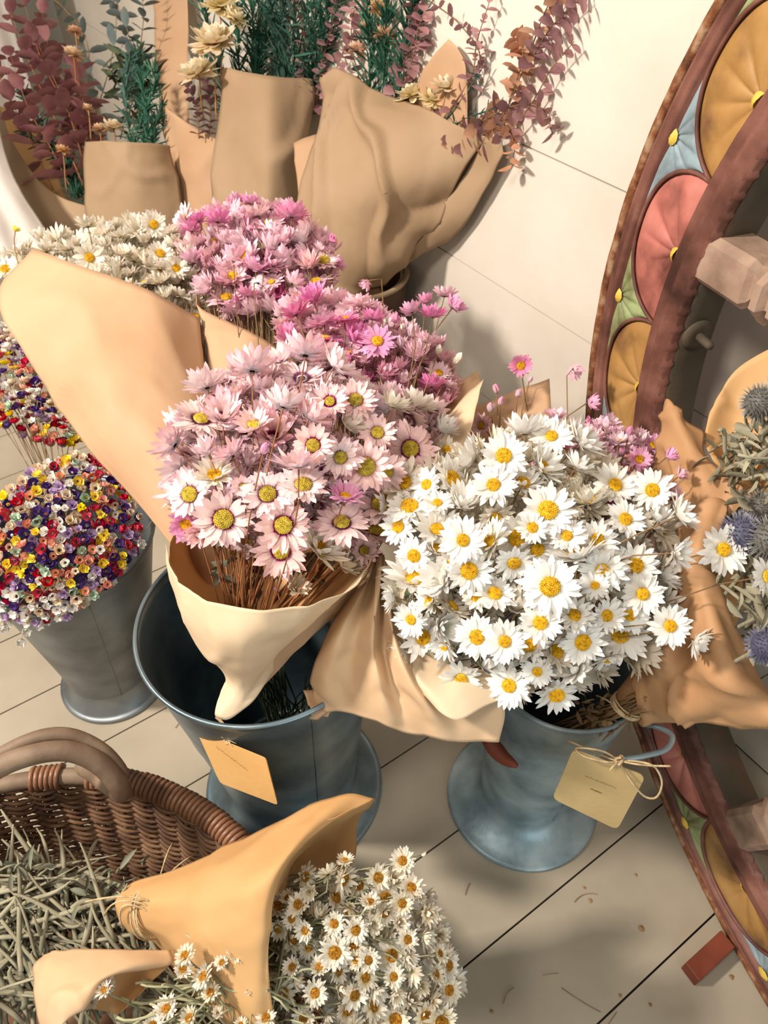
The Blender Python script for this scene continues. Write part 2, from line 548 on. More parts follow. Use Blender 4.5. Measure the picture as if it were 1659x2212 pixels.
# ------------------------------------------------------------------ buckets
def bucket(name, label, base, r0, rim_c, r1, h, mat, body0=None, foot_h=.055, seams=(.3, .8), foot_curve=1.0):
    t = thing(name, label, 'bucket', base)
    base = np.array(base, float)
    body0 = body0 or r0 * .72
    prof = [(r0 - .004, .001), (r0 + .0015, .0), (r0 + .003, .004), (r0 + .0015, .009), (r0 - .003, .009)]
    for k in range(1, 9):
        s = k / 8
        prof.append((r0 - .003 - (r0 - .003 - body0) * (1 - (1 - s) ** (1 + foot_curve)), .009 + (foot_h - .009) * s))
    mbb = MB()
    lathe(mbb, prof, base, 80)
    mbb.build('foot', mat, t)
    body = []
    z0 = foot_h
    zs = np.linspace(z0, h, 28)
    for z in zs:
        s = (z - z0) / (h - z0)
        r = body0 + (r1 - body0) * (s ** 1.08)
        for q in seams:
            r += .0016 * math.exp(-((s - q) / .008) ** 2)
        body.append((r, z))
    th = .0012
    rim = [(r1 + .0022, h + .001), (r1 + .0032, h + .004), (r1 + .0012, h + .0065), (r1 - .0012, h + .004), (r1 - th, h)]
    inner = [(r - th, z) for r, z in body[::-1]] + [(body0 * .98, z0 + .002), (.001, z0 + .002)]
    mbb = MB()
    # the body leans to the measured rim centre
    off = np.array(rim_c[:2]) - base[:2]
    lathe(mbb, body + rim[:3], base, 96)
    lathe(mbb, rim[2:] + inner, base, 96)
    a = np.array(mbb.v)
    k = np.clip((a[:, 2] - base[2] - z0) / (h - z0), 0, 1)
    a[:, :2] += off * k[:, None]
    mbb.v = a.tolist()
    b = mbb.build('body', mat, t)
    mbb = MB()
    aa = np.linspace(0, 2 * math.pi, 97)[:-1]
    tube(mbb, [(base[0] + off[0] + (r1 + .001) * math.cos(q), base[1] + off[1] + (r1 + .001) * math.sin(q), base[2] + h + .003) for q in aa], .0033, 8, closed=True)
    mbb.build('rim', mat, t)
    # side seam of the rolled sheet
    mbb = MB()
    qa = math.radians(-60)
    pts = []
    for r, z in body[::3]:
        s = (z - z0) / (h - z0)
        pts.append((base[0] + off[0] * s + (r + .0004) * math.cos(qa), base[1] + off[1] * s + (r + .0004) * math.sin(qa), base[2] + z))
    tube(mbb, pts, .0012, 5)
    mbb.build('seam', mat, t)
    return t


A_RIM = np.array([-.164, .605, .484])
C_RIM = np.array([.248, .582, .419])
B_RIM = np.array([-.50, .81, .42])
bk_a = bucket('flower_bucket', 'large wide galvanised bucket in the middle holding the pink daisies', (-.157, .607, 0), .1505, A_RIM, .156, .484, M['zinc'], .108, .06, (.55,))
bk_c = bucket('flower_bucket', 'weathered galvanised bucket with twine bow and square card under the white daisies', (.239, .585, 0), .126, C_RIM, .104, .419, M['zinc_worn'], .074, .05, (.80, .86), 1.4)
bk_b = bucket('flower_bucket', 'grey galvanised bucket at the left under the multicoloured tiny flowers', (-.525, .824, 0), .100, B_RIM, .138, .42, M['zinc_dull'], .080, .05, (.12, .9))

# handle and tab of the weathered bucket
mb = MB()
hp = [at(1385, 1562, .965), at(1425, 1572, .955), at(1452, 1590, .94), at(1440, 1618, .93), at(1395, 1632, .925), at(1345, 1640, .925)]
tube(mb, crom(hp, 24), .0035, 8)
mb.build('handle', M['zinc_worn'], bk_c)
mb = MB()
tp = [at(1050, 1592, 1.07), at(1070, 1618, 1.07), at(1090, 1638, 1.06), at(1116, 1654, 1.045)]
tube(mb, crom(tp, 12), np.array([.008, .010, .011, .012, .012, .012, .011, .010, .009, .008, .006, .004]), 8)
mb.build('handle_tab', M['chock'], bk_c, label='rust brown handle tab')


# dark pot against the wall behind
def pot(name, label, c, r, h):
    t = thing(name, label, 'pot', (c[0], c[1], 0))
    mb = MB()
    prof = [(.001, 0), (r * .72, 0), (r * .75, .01)] + [(r * (.75 + .25 * s), .01 + (h - .01) * s) for s in np.linspace(.1, 1, 12)]
    lathe(mb, prof, (c[0], c[1], 0), 64)
    inn = [(r - .009, h)] + [(r * (.75 + .25 * s) - .009, .01 + (h - .01) * s) for s in np.linspace(.95, .1, 8)] + [(.001, .03)]
    lathe(mb, inn, (c[0], c[1], 0), 64)
    mb.build('body', M['dark_pot'], t)
    for rr, zz in ((r - .001, h + .003), (r - .010, h - .004)):
        mb = MB()
        tube(mb, [(c[0] + rr * math.cos(q), c[1] + rr * math.sin(q), zz) for q in np.linspace(0, 2 * math.pi, 65)[:-1]], .0055, 8, closed=True)
        mb.build('rim', M['pot_rim'], t)
    return t


pot('plant_pot', 'dark brown pot with a worn rim standing against the boarded wall', (-.065, 1.49), .115, .50)
pot('plant_pot', 'dark brown pot holding the tall middle bouquet of pine and cream wood flowers', (-.40, 1.70), .115, .45)
pot('plant_pot', 'dark brown pot holding the burgundy eucalyptus bouquet', (-.78, 1.78), .115, .42)


# ------------------------------------------------------------------ wheel
def wheel():
    a, tl = 3.488, .01
    n = np.array([math.cos(a) * math.cos(tl), math.sin(a) * math.cos(tl), math.sin(tl)])
    c = np.array([.569, .256, .777])
    u = unit(np.cross([0, 0, 1.0], n))
    v = np.cross(n, u)
    R, r, T = .774, .612, .063
    t = thing('carved_wheel', 'tall carved wooden wheel painted with ochre, salmon, green and blue fans leaning by the wall', 'wheel', (c[0], c[1], 0))

    def P(rad, ang, dep=0):
        q = math.radians(ang)
        return c + rad * (math.cos(q) * u + math.sin(q) * v) + n * dep
    N = 240
    angs = np.linspace(0, 360, N + 1)[:-1]

    def ring(mb, prof, mi=0):
        vs = [P(rr, an, dd) for rr, dd in prof for an in angs]
        fs = [(i * N + j, i * N + (j + 1) % N, (i + 1) * N + (j + 1) % N, (i + 1) * N + j) for i in range(len(prof) - 1) for j in range(N)]
        mb.add(vs, fs, None, mi)
    mb = MB()
    ring(mb, [(R - .012, -T), (R - .012, -.002), (R - .016, .001), (R - .019, .001), (R - .021, -.004), (R - .024, .001), (R - .029, .002), (R - .033, -.001),
              (R - .034, -.008), (.655, -.008), (.653, .001), (.648, .003), (.642, -.001), (.640, -.001), (.636, .004), (.630, .004), (.626, 0), (r + .003, 0), (r, -.003), (r, -T), (R - .012, -T)])
    mb.build('rim', M['wheelwood'], t)
    mb = MB()
    ring(mb, [(R - .012, -T + .002), (R, -T + .001), (R + .0005, -.004), (R - .002, .002), (R - .009, .003), (R - .013, -.001), (R - .013, -.01)])
    # worn tyre edge
    mb.v = [tuple(np.array(p) + n * noise.noise(Vector(p) * 40) * .0015) for p in mb.v]
    mb.build('iron_tyre', M['rust'], t)
    # scalloped inner lip with rows of little leaves
    mb = MB()
    K = 150
    for k in range(K):
        an = k * 360 / K
        w = .9
        for dep0 in (0,):
            q = [P(r + .004, an - w, .0), P(r + .004, an + w, .0), P(r - .0005, an + w * .9, -.008), P(r - .003, an, -.012), P(r - .0005, an - w * .9, -.008), P(r + .001, an, .003)]
            mb.add(q, [(0, 5, 4), (1, 2, 5), (0, 1, 5), (2, 3, 5), (3, 4, 5)])
    mb.build('leaf_border', M['wheelwood'], t)
    # dark inner band lining the rim
    mb = MB()
    ring(mb, [(r - .001, -.012), (r - .004, -.016), (r - .004, -T + .004), (r - .001, -T)])
    mb.build('inner_band', M['wheelwood_dark'], t)
    pitch, a0 = 16.9, 156.2
    kk = 21
    rin, rout = .655, .7395
    step = 360 / 21.3

    def local(px_, py_, an, dep):
        """tangential / radial offset around the angle an at radius rin"""
        rad = rin + py_
        return P(rad, an + math.degrees(px_ / rad), dep)
    for k in range(-6, 15):
        an = a0 + pitch * k
        # inner fan: half ellipse standing on the inner moulding
        hw, hh = rin * math.radians(pitch) / 2 * 1.0, (rout - rin) * .985
        vs, uvs, fs = [], [], []
        na, nr = 61, 9
        for i in range(na):
            ph = math.pi * i / (na - 1)
            B = (abs(math.cos(ph)) ** 2.3 / hw ** 2.3 + abs(math.sin(ph)) ** 2.3 / hh ** 2.3) ** (-1 / 2.3)
            for j in range(nr):
                s = j / (nr - 1)
                g = abs(math.cos(ph * 5.5))
                z = -.0075 + .006 * min(1, s * 3) * (.35 + .65 * g ** .7 * (1 - .2 * s)) if s < .98 else -.0075
                if s > .75:
                    z = -.0075 + .0055 * (.7 + .3 * g) * (1 if s < .95 else 0)
                vs.append(local(B * s * math.cos(ph) * .985, B * s * math.sin(ph) * .97 + .0005, an, z))
        for i in range(na - 1):
            for j in range(nr - 1):
                fs.append((i * nr + j, i * nr + j + 1, (i + 1) * nr + j + 1, (i + 1) * nr + j))
        mb = MB()
        mb.add(vs, fs)
        nm, mt = (('ochre_fan', M['p_ochre']), ('salmon_fan', M['p_salmon']))[k % 2]
        fan = mb.build(nm, mt, t)
        # carved edge around the fan
        mb = MB()
        pts = []
        for ph in np.linspace(0, math.pi, 26):
            B = (abs(math.cos(ph)) ** 2.3 / hw ** 2.3 + abs(math.sin(ph)) ** 2.3 / hh ** 2.3) ** (-1 / 2.3)
            pts.append(local(B * math.cos(ph), B * math.sin(ph), an, -.0045))
        tube(mb, pts, .0028, 5)
        mb.build('fan_border', M['wheelwood'], fan)
        mb = MB()
        vs = []
        for i in range(9):
            for j in range(5):
                ph = math.pi * i / 8
                s = j / 4
                vs.append(local(.010 * s * math.cos(ph), .010 * s * math.sin(ph) + .001, an, .0015 - .005 * s * s + .0006 * ((i + j) % 2)))
        mb.add(vs, [(i * 5 + j, i * 5 + j + 1, (i + 1) * 5 + j + 1, (i + 1) * 5 + j) for i in range(8) for j in range(4)])
        mb.build('fan_heart', M['p_yellow'], fan)
        # outer fan in the spandrel between two inner fans, centred on the outer moulding
        ao = an + pitch / 2
        hw2 = rout * math.radians(pitch) / 2 * .90
        h2 = (rout - rin) * .93
        vs, fs = [], []
        na, nr = 61, 9
        for i in range(na):
            ph = math.pi * i / (na - 1)
            # concave triangle
            x1, y1 = math.cos(ph), math.sin(ph)
            B = (abs(x1 / hw2) ** .62 + abs(y1 / h2) ** .62) ** (-1 / .62)
            for j in range(nr):
                s = j / (nr - 1)
                g = abs(math.cos(ph * 6.5))
                z = -.0078 + .0048 * min(1, s * 3) * (.3 + .7 * g ** .7) * (1 if s < .98 else 0)
                rad = rout - B * s * y1 * .97 - .0005
                vs.append(P(rad, ao + math.degrees(B * s * x1 / rad), z))
        for i in range(na - 1):
            for j in range(nr - 1):
                fs.append((i * nr + j, i * nr + j + 1, (i + 1) * nr + j + 1, (i + 1) * nr + j))
        mb = MB()
        mb.add(vs, fs)
        nm, mt = (('blue_fan', M['p_blue']), ('green_fan', M['p_green']))[k % 2]
        fan = mb.build(nm, mt, t)
        mb = MB()
        vs = []
        for i in range(9):
            for j in range(5):
                ph = math.pi * i / 8
                s = j / 4
                rad = rout - .009 * s * math.sin(ph) - .001
                vs.append(P(rad, ao + math.degrees(.010 * s * math.cos(ph) / rad), .001 - .004 * s * s + .0006 * ((i + j) % 2)))
        mb.add(vs, [(i * 5 + j, i * 5 + j + 1, (i + 1) * 5 + j + 1, (i + 1) * 5 + j) for i in range(8) for j in range(4)])
        mb.build('fan_heart', M['p_yellow'], fan)
    # turned spokes running in to the hub
    for an in (171, 211, 251, 291, 331, 11, 51, 91, 131):
        mb = MB()
        prof = [(.0, .030, 4), (.072, .030, 4), (.078, .022, 4)]
        q = math.radians(an)
        d = -(math.cos(q) * u + math.sin(q) * v)
        if an == 171:
            d = unit(.99 * u + .06 * v)
        side = np.cross(d, n)
        st = P(r, an, -.030)

        def sect(l, w, k):
            o_ = st + d * l
            if k == 4:
                e = w * .72
                return [o_ + side * x_ + n * y_ for x_, y_ in ((w, e), (e, w), (-e, w), (-w, e), (-w, -e), (-e, -w), (e, -w), (w, -e))]
            return [o_ + w * (side * math.cos(math.pi * (2 * j + 1) / 8) + n * math.sin(math.pi * (2 * j + 1) / 8)) for j in range(8)]
        S = [(-.01, .029, 4), (.070, .029, 4), (.076, .024, 4), (.082, .024, 8)]
        l = .086
        for b_ in range(7):
            w_ = .038 - .002 * b_
            S += [(l, w_ * .8, 8), (l + .006, w_, 8), (l + .016, w_, 8), (l + .021, w_ * .78, 8)]
            l += .024
        S += [(l + .02, .02, 8), (l + .12, .026, 8), (.54, .022, 8)]
        vs = []
        for l_, w_, k_ in S:
            vs += sect(l_, w_, k_)
        fs = [(i * 8 + j, i * 8 + (j + 1) % 8, (i + 1) * 8 + (j + 1) % 8, (i + 1) * 8 + j) for i in range(len(S) - 1) for j in range(8)]
        mb.add(vs, fs)
        mb.build('spoke', M['spokewood'], t, smooth=False)
    mb = MB()
    hubp = [(.0, .03), (.045, .03), (.055, .02), (.085, .012), (.095, .0), (.095, -.05), (.07, -.07), (.0, -.07)]
    N_ = 48
    vs = [P(rr, an, dd) for rr, dd in hubp for an in np.linspace(0, 360, N_ + 1)[:-1]]
    mb.add(vs, [(i * N_ + j, i * N_ + (j + 1) % N_, (i + 1) * N_ + (j + 1) % N_, (i + 1) * N_ + j) for i in range(len(hubp) - 1) for j in range(N_)])
    mb.build('hub', M['spokewood'], t)
    # iron bolt on the inner band
    mb = MB()
    b0 = P(r - .002, 181, -.034)
    dd = unit(c - b0)
    tube(mb, [b0, b0 + dd * .006, b0 + dd * .008], [.021, .021, .012], 20)
    tube(mb, [b0 + dd * .006, b0 + dd * .03, b0 + dd * .034], [.006, .0055, .004], 12)
    mb.build('bolt', M['wheelwood_dark'], t)


wheel()
mb = MB()
q = [atz(*p, .03) for p in ((1478, 2078), (1556, 2006), (1600, 2050), (1508, 2118))]
ce = sum(q) / 4
box_pts(mb, ce - np.array([0, 0, .015]), (q[1] - q[0]) / 2, (q[3] - q[0]) / 2, np.array([0, 0, .014]))
ch = mb.build('wooden_chock', M['chock'], smooth=False)
bevel(ch, .002)
tag(ch, 'short red brown wooden block on the floor at the foot of the carved wheel', 'wood block')


# ------------------------------------------------------------------ flowers
def petals(mb, whorls, seed, mi_of=None):
    """whorls: (count, radius0, length, width, elev deg, curl deg, material)"""
    r = random.Random(seed)
    tt = (0, .22, .5, .72, .88, 1)
    wp = (.42, .80, 1.0, .88, .52, .04)
    lop, lph = r.uniform(0, 17), r.uniform(0, 6.28)
    for cnt, r0, L, wd, el, curl, mi in whorls:
        ph0 = r.uniform(0, 6.28)
        for k in range(cnt):
            ph = ph0 + 2 * math.pi * k / cnt + r.uniform(-.12, .12)
            e0 = math.radians(el + r.uniform(-12, 12) + lop * math.cos(ph - lph))
            cu = math.radians(curl + r.uniform(-24, 24))
            Lk = L * r.uniform(.80, 1.12)
            rad, z = r0, 0.0
            du = r.random()
            tw = r.uniform(-.35, .35)
            vs, uv = [], []
            pt = 0
            cs, sn = math.cos(ph), math.sin(ph)
            for i, t in enumerate(tt):
                if i:
                    e = e0 + cu * (t + pt) / 2
                    rad += math.cos(e) * Lk * (t - pt)
                    z += math.sin(e) * Lk * (t - pt)
                    pt = t
                w = wd * wp[i] * .5
                e = e0 + cu * t
                for sgn in (-1, 0, 1):
                    up = -.18 * w if sgn == 0 else tw * w * sgn * t
                    rr = rad - math.sin(e) * up
                    zz = z + math.cos(e) * up
                    vs.append((cs * rr - sn * w * sgn, sn * rr + cs * w * sgn, zz))
                    uv.append((t, du))
            fs = []
            for i in range(len(tt) - 1):
                for s in (0, 1):
                    fs.append((i * 3 + s, i * 3 + s + 1, (i + 1) * 3 + s + 1, (i + 1) * 3 + s))
            mb.add(vs, fs, uv, mi)


def disc_mb(r, seed, h=.35):
    mb = MB()
    rr = random.Random(seed)
    n = 14
    prof = [(1.0, -.12), (1.0, 0), (.85, .5), (.55, .85), (.25, .98), (.0, 1)]
    vs, fs = [], []
    for a, z in prof:
        for j in range(n):
            q = 2 * math.pi * j / n
            vs.append((r * a * math.cos(q), r * a * math.sin(q), r * h * z))
    for i in range(len(prof) - 1):
        for j in range(n):
            fs.append((i * n + j, i * n + (j + 1) % n, (i + 1) * n + (j + 1) % n, (i + 1) * n + j))
    mb.add(vs, fs)
    K = 85
    for k in range(K):
        a = math.sqrt((k + .5) / K)
        q = k * 2.39996
        z = h * math.sqrt(max(0, 1 - a * a)) * r
        p = np.array([r * a * math.cos(q) * .98, r * a * math.sin(q) * .98, z + .01 * r])
        s = r * .10
        hh = r * rr.uniform(.10, .24)
        o = np.array([p[0], p[1], 0]) / r * .5
        top = p + np.array([o[0] * hh, o[1] * hh, hh])
        mb.add([p + np.array([s, 0, 0]), p + np.array([0, s, 0]), p + np.array([-s, 0, 0]), p + np.array([0, -s, 0]), top], [(0, 1, 4), (1, 2, 4), (2, 3, 4), (3, 0, 4)])
    return mb


# unit flowers (radius about 1): state -> list of variants
def daisy_variants(style):
    V = {}
    wide = {'daisy': .25, 'pink': .25, 'rose': .27, 'small': .34, 'straw': .20}[style]
    if style == 'straw':
        SP = {
            'open': [(15, .24, .70, wide, 10, 4, 0), (15, .22, .66, wide, 26, 0, 0), (14, .20, .52, wide, 44, -10, 0), (12, .12, .45, wide, -15, 10, 1)],
            'wide': [(15, .24, .72, wide, 4, -6, 0), (14, .22, .62, wide, 20, 0, 0), (12, .12, .45, wide, -15, 10, 1)],
            'cup': [(14, .16, .70, wide, 40, 12, 0), (15, .18, .74, wide, 26, 10, 0), (13, .16, .62, wide, 10, 6, 1), (12, .1, .5, wide, -15, 10, 1)],
            'half': [(12, .12, .74, wide, 62, 10, 0), (14, .14, .76, wide, 46, 14, 1), (12, .1, .6, wide, 24, 16, 1)],
            'bud': [(8, .06, .7, wide * 1.4, 72, 42, 1), (9, .08, .66, wide * 1.4, 60, 52, 1), (8, .06, .45, wide * 1.2, 45, 70, 1)]}
    else:
        SP = {
            'open': [(18, .26, .78, wide, 8, 2, 0), (17, .22, .74, wide * .95, 22, -4, 0), (14, .15, .50, wide * .8, -18, 10, 1)],
            'wide': [(20, .26, .80, wide, 2, -10, 0), (18, .22, .72, wide, 15, -14, 0), (14, .15, .50, wide * .8, -22, 0, 1)],
            'cup': [(16, .16, .88, wide, 42, 10, 0), (17, .18, .90, wide, 28, 8, 1), (13, .10, .55, wide * .9, 10, 12, 1)],
            'half': [(14, .10, .92, wide, 62, 4, 0), (16, .12, .98, wide, 48, 8, 1), (13, .08, .66, wide * .95, 34, 14, 1), (9, .06, .36, wide * .9, 10, 30, 1)],
            'bud': [(8, .06, .8, wide * 1.5, 72, 42, 1), (9, .08, .75, wide * 1.5, 62, 52, 1), (8, .06, .45, wide * 1.3, 45, 70, 1)]}
    for st, spec in SP.items():
        V[st] = []
        for s in range(3 if st != 'bud' else 2):
            mb = MB()
            petals(mb, spec, 17 * s + len(st) * 3 + len(style))
            V[st].append(mb)
    return V


STYLES = {}
for sty, mats, dm in (('white', (M['w_in'], M['w_out']), M['disc']), ('ivory', (M['cr_in'], M['cr_out']), M['disc']), ('pink', (M['p_in'], M['p_out']), M['disc_olive']),
                      ('deep', (M['d_in'], M['d_out']), M['disc']), ('rose', (M['r_in'], M['r_out']), M['disc']), ('straw', (M['s_in'], M['cr_out']), M['disc_brown'])):
    base = {'white': 'daisy', 'ivory': 'daisy', 'pink': 'pink', 'deep': 'rose', 'rose': 'rose', 'straw': 'straw'}[sty]
    V = daisy_variants(base)
    meshes = {st: [mb.mesh('%s_petals' % sty, mats) for mb in L] for st, L in V.items()}
    dsc = [disc_mb(.30 if sty != 'rose' else .26, s).mesh('disc', dm, False) for s in range(2)]
    STYLES[sty] = dict(V=V, me=meshes, disc=dsc, mats=mats)


def rot_to(n, spin):
    u, v, w = frame(n)
    c, s = math.cos(spin), math.sin(spin)
    return np.column_stack([u * c + v * s, -u * s + v * c, w])


def stem_pts(head, n, root, r, k=7, sag=0.0):
    L = np.linalg.norm(head - root)
    j = np.array([r.uniform(-1, 1), r.uniform(-1, 1), r.uniform(-1, 1)]) * L * .08
    return bez(head, head - n * L * .22 + np.array([0, 0, -sag]), root + (head - root) * .4 + j, root + np.array([r.uniform(-1, 1), r.uniform(-1, 1), 0]) * .008, k)


def add_flower(bq, name, sty, head, n, size, st, r, root, stem_mat, disc=True, stem_r=.0008):
    S = STYLES[sty]
    L = S['me'][st]
    o = bpy.data.objects.new(name, L[r.randrange(len(L))])
    col.objects.link(o)
    o.parent = bq
    R = rot_to(n, r.uniform(0, 6.28))
    base = wloc(bq)
    o.location = tuple(head - base)
    o.scale = (size, size, size)
    o.rotation_euler = Matrix(R.tolist()).to_euler()
    if disc and st in ('open', 'wide', 'cup'):
        d = bpy.data.objects.new('flower_centre', S['disc'][r.randrange(2)])
        col.objects.link(d)
        d.parent = o
        ds = r.uniform(.85, 1.2) if sty != 'straw' else r.uniform(.9, 1.1)
        d.scale = (ds, ds, ds)
        d.location = (0, 0, .06 if st != 'cup' else .1)
    if root is not None:
        pts = stem_pts(head - n * size * .05, n, root, r)
        loc = ((pts - head) @ R) / size
        mb = MB()
        tube(mb, loc, stem_r / size, 4)
        s = bpy.data.objects.new('stem', mb.mesh('stem', stem_mat))
        col.objects.link(s)
        s.parent = o
    return o


def in_poly(x, y, P):
    c = False
    for i in range(len(P)):
        x1, y1 = P[i]
        x2, y2 = P[i - 1]
        if (y1 > y) != (y2 > y) and x < (x2 - x1) * (y - y1) / (y2 - y1) + x1:
            c = not c
    return c


def dome(xc, yc, ax, ay, dc, dd):
    def f(x, y):
        q = 1 - ((x - xc) / ax) ** 2 - ((y - yc) / ay) ** 2
        return dc - dd * math.sqrt(max(q, 0)) + .02 * max(-q, 0)
    return f


def scatter(poly, spacing, count, r, avoid=()):
    xs = [p[0] for p in poly]
    ys = [p[1] for p in poly]
    pts = []
    tries = 0
    while len(pts) < count and tries < 6000:
        tries += 1
        x, y = r.uniform(min(xs), max(xs)), r.uniform(min(ys), max(ys))
        if not in_poly(x, y, poly):
            continue
        if any((x - a) ** 2 + (y - b) ** 2 < spacing ** 2 for a, b in pts):
            continue
        if any((x - a[0]) ** 2 + (y - a[1]) ** 2 < (a[2] * .55) ** 2 for a in avoid):
            continue
        pts.append((x, y))
    return pts


def tocam(p):
    return unit(CAM - p)


def bouquet_flowers(bq, name, sty, poly, dep, root, size_px, count, spacing, seed, explicit=(), states=('open', 'cup', 'half'), outw=.8, camw=.35, upw=.35, rnd=.35, jitter=.008,
                    inner=60, stem_mat=None, styles=None, inner_sty=None, inner_depth=.035, size_var=.2, stem_r=.0008, inner_poly=None):
    r = random.Random(seed)
    stem_mat = stem_mat or M['stem']
    for e in explicit:
        x, y, dpx, tx, ty, tc = e[:6]
        st = e[6] if len(e) > 6 else 'open'
        sy = e[7] if len(e) > 7 else sty
        off = e[8] if len(e) > 8 else -.016
        d = dep(x, y) + off
        p = at(x, y, d)
        n = unit(tocam(p) * tc + RT * tx + UP * ty)
        add_flower(bq, name, sy, p, n, dpx * d / F / 2, st, r, root, stem_mat, stem_r=stem_r)
    pts = scatter(poly, spacing, count, r, explicit)
    for x, y in pts:
        d = dep(x, y) + r.uniform(-jitter, jitter * 1.5)
        p = at(x, y, d)
        n = unit(unit(p - root) * outw + tocam(p) * camw + np.array([0, 0, upw]) + np.array([r.gauss(0, rnd) for _ in range(3)]))
        st = r.choice(states)
        sy = r.choice(styles) if styles else sty
        sz = size_px * d / F / 2 * r.uniform(1 - size_var, 1 + size_var)
        if st == 'bud':
            sz *= .72
        add_flower(bq, name, sy, p, n, sz, st, r, root, stem_mat, stem_r=stem_r)
    if inner:
        mb = MB()
        sy = inner_sty or sty
        V = STYLES[sy]['V']
        for x, y in scatter(inner_poly or poly, spacing * .62, inner, r):
            d = dep(x, y) + inner_depth + r.uniform(-.012, .02)
            p = at(x, y, d)
            n = unit(unit(p - root) + tocam(p) * .3 + np.array([r.gauss(0, .5) for _ in range(3)]))
            st = r.choice(('cup', 'half', 'open'))
            mb.merge(V[st][r.randrange(len(V[st]))], rot_to(n, r.uniform(0, 6.28)), p, size_px * d / F / 2 * r.uniform(.75, 1), du=r.random())
        mb.build('lower_flowers', STYLES[sy]['mats'], bq, stuff=True)


def stem_bundle(bq, root, foot, n, seed, mat, spread=.012, r=.0012, fspread=.03):
    rr = random.Random(seed)
    mb = MB()
    root, foot = np.asarray(root), np.asarray(foot)
    for k in range(n):
        a = root + np.array([rr.gauss(0, spread * .6), rr.gauss(0, spread * .6), 0])
        b = foot + np.array([rr.gauss(0, fspread * .6), rr.gauss(0, fspread * .6), 0])
        m = (a + b) / 2 + np.array([rr.gauss(0, .008) for _ in range(3)])
        tube(mb, crom([a + (a - m) * .3, a, m, b], 8), r * rr.uniform(.7, 1.3), 5)
    return mb.build('stems', mat, bq, stuff=True)


def leaf_mb(mb, p, d, nrm, L, w, mi=0, uvv=0.0, fold=.15):
    u = unit(d)
    s = unit(np.cross(nrm, u))
    nn = np.cross(u, s)
    vs, uv = [], []
    for t, ww in ((0, .08), (.2, .75), (.5, 1), (.8, .7), (1, .04)):
        for sg in (-1, 0, 1):
            vs.append(p + u * L * t + s * w * .5 * ww * sg + nn * (fold * w * ww * abs(sg) - .12 * L * t * t))
            uv.append((t, uvv))
    mb.add(vs, [(i * 3 + k, i * 3 + k + 1, (i + 1) * 3 + k + 1, (i + 1) * 3 + k) for i in range(4) for k in (0, 1)], uv, mi)


def leaf_cloud(bq, poly, dep, n, seed, mat, L=.02, w=.01, name='leaves', jit=.02, root=None, curl=False):
    r = random.Random(seed)
    mb = MB()
    for x, y in scatter(poly, 4, n, r):
        p = at(x, y, dep(x, y) + r.uniform(-jit, jit))
        d = unit([r.gauss(0, 1), r.gauss(0, 1), r.gauss(0, .7)])
        leaf_mb(mb, p, d, unit([r.gauss(0, 1), r.gauss(0, 1), r.gauss(0, 1)]), L * r.uniform(.6, 1.3), w * r.uniform(.6, 1.2), fold=.5 if curl else .15)
    return mb.build(name, mat, bq, stuff=True)


def twine_wrap(bq, p, axis, r, turns=4, name='twine', tail=True, seed=1):
    rr = random.Random(seed)
    u, v, w = frame(axis)
    mb = MB()
    pts = []
    for q in np.linspace(0, 2 * math.pi * turns, turns * 20):
        pts.append(p + r * (u * math.cos(q) + v * math.sin(q)) + w * (.004 * math.sin(q * .37 + 1) + .0015 * q / 6.28))
    tube(mb, pts, .0011, 5)
    if tail:
        a = pts[-1]
        for k in range(2):
            d = unit([rr.gauss(0, 1), rr.gauss(0, 1), -.2])
            tube(mb, bez(a, a + d * .02, a + d * .03 + np.array([0, 0, .01]), a + d * .05, 8), .001, 5)
    return mb.build(name, M['twine'], bq)


flat = lambda d: (lambda x, y: d)

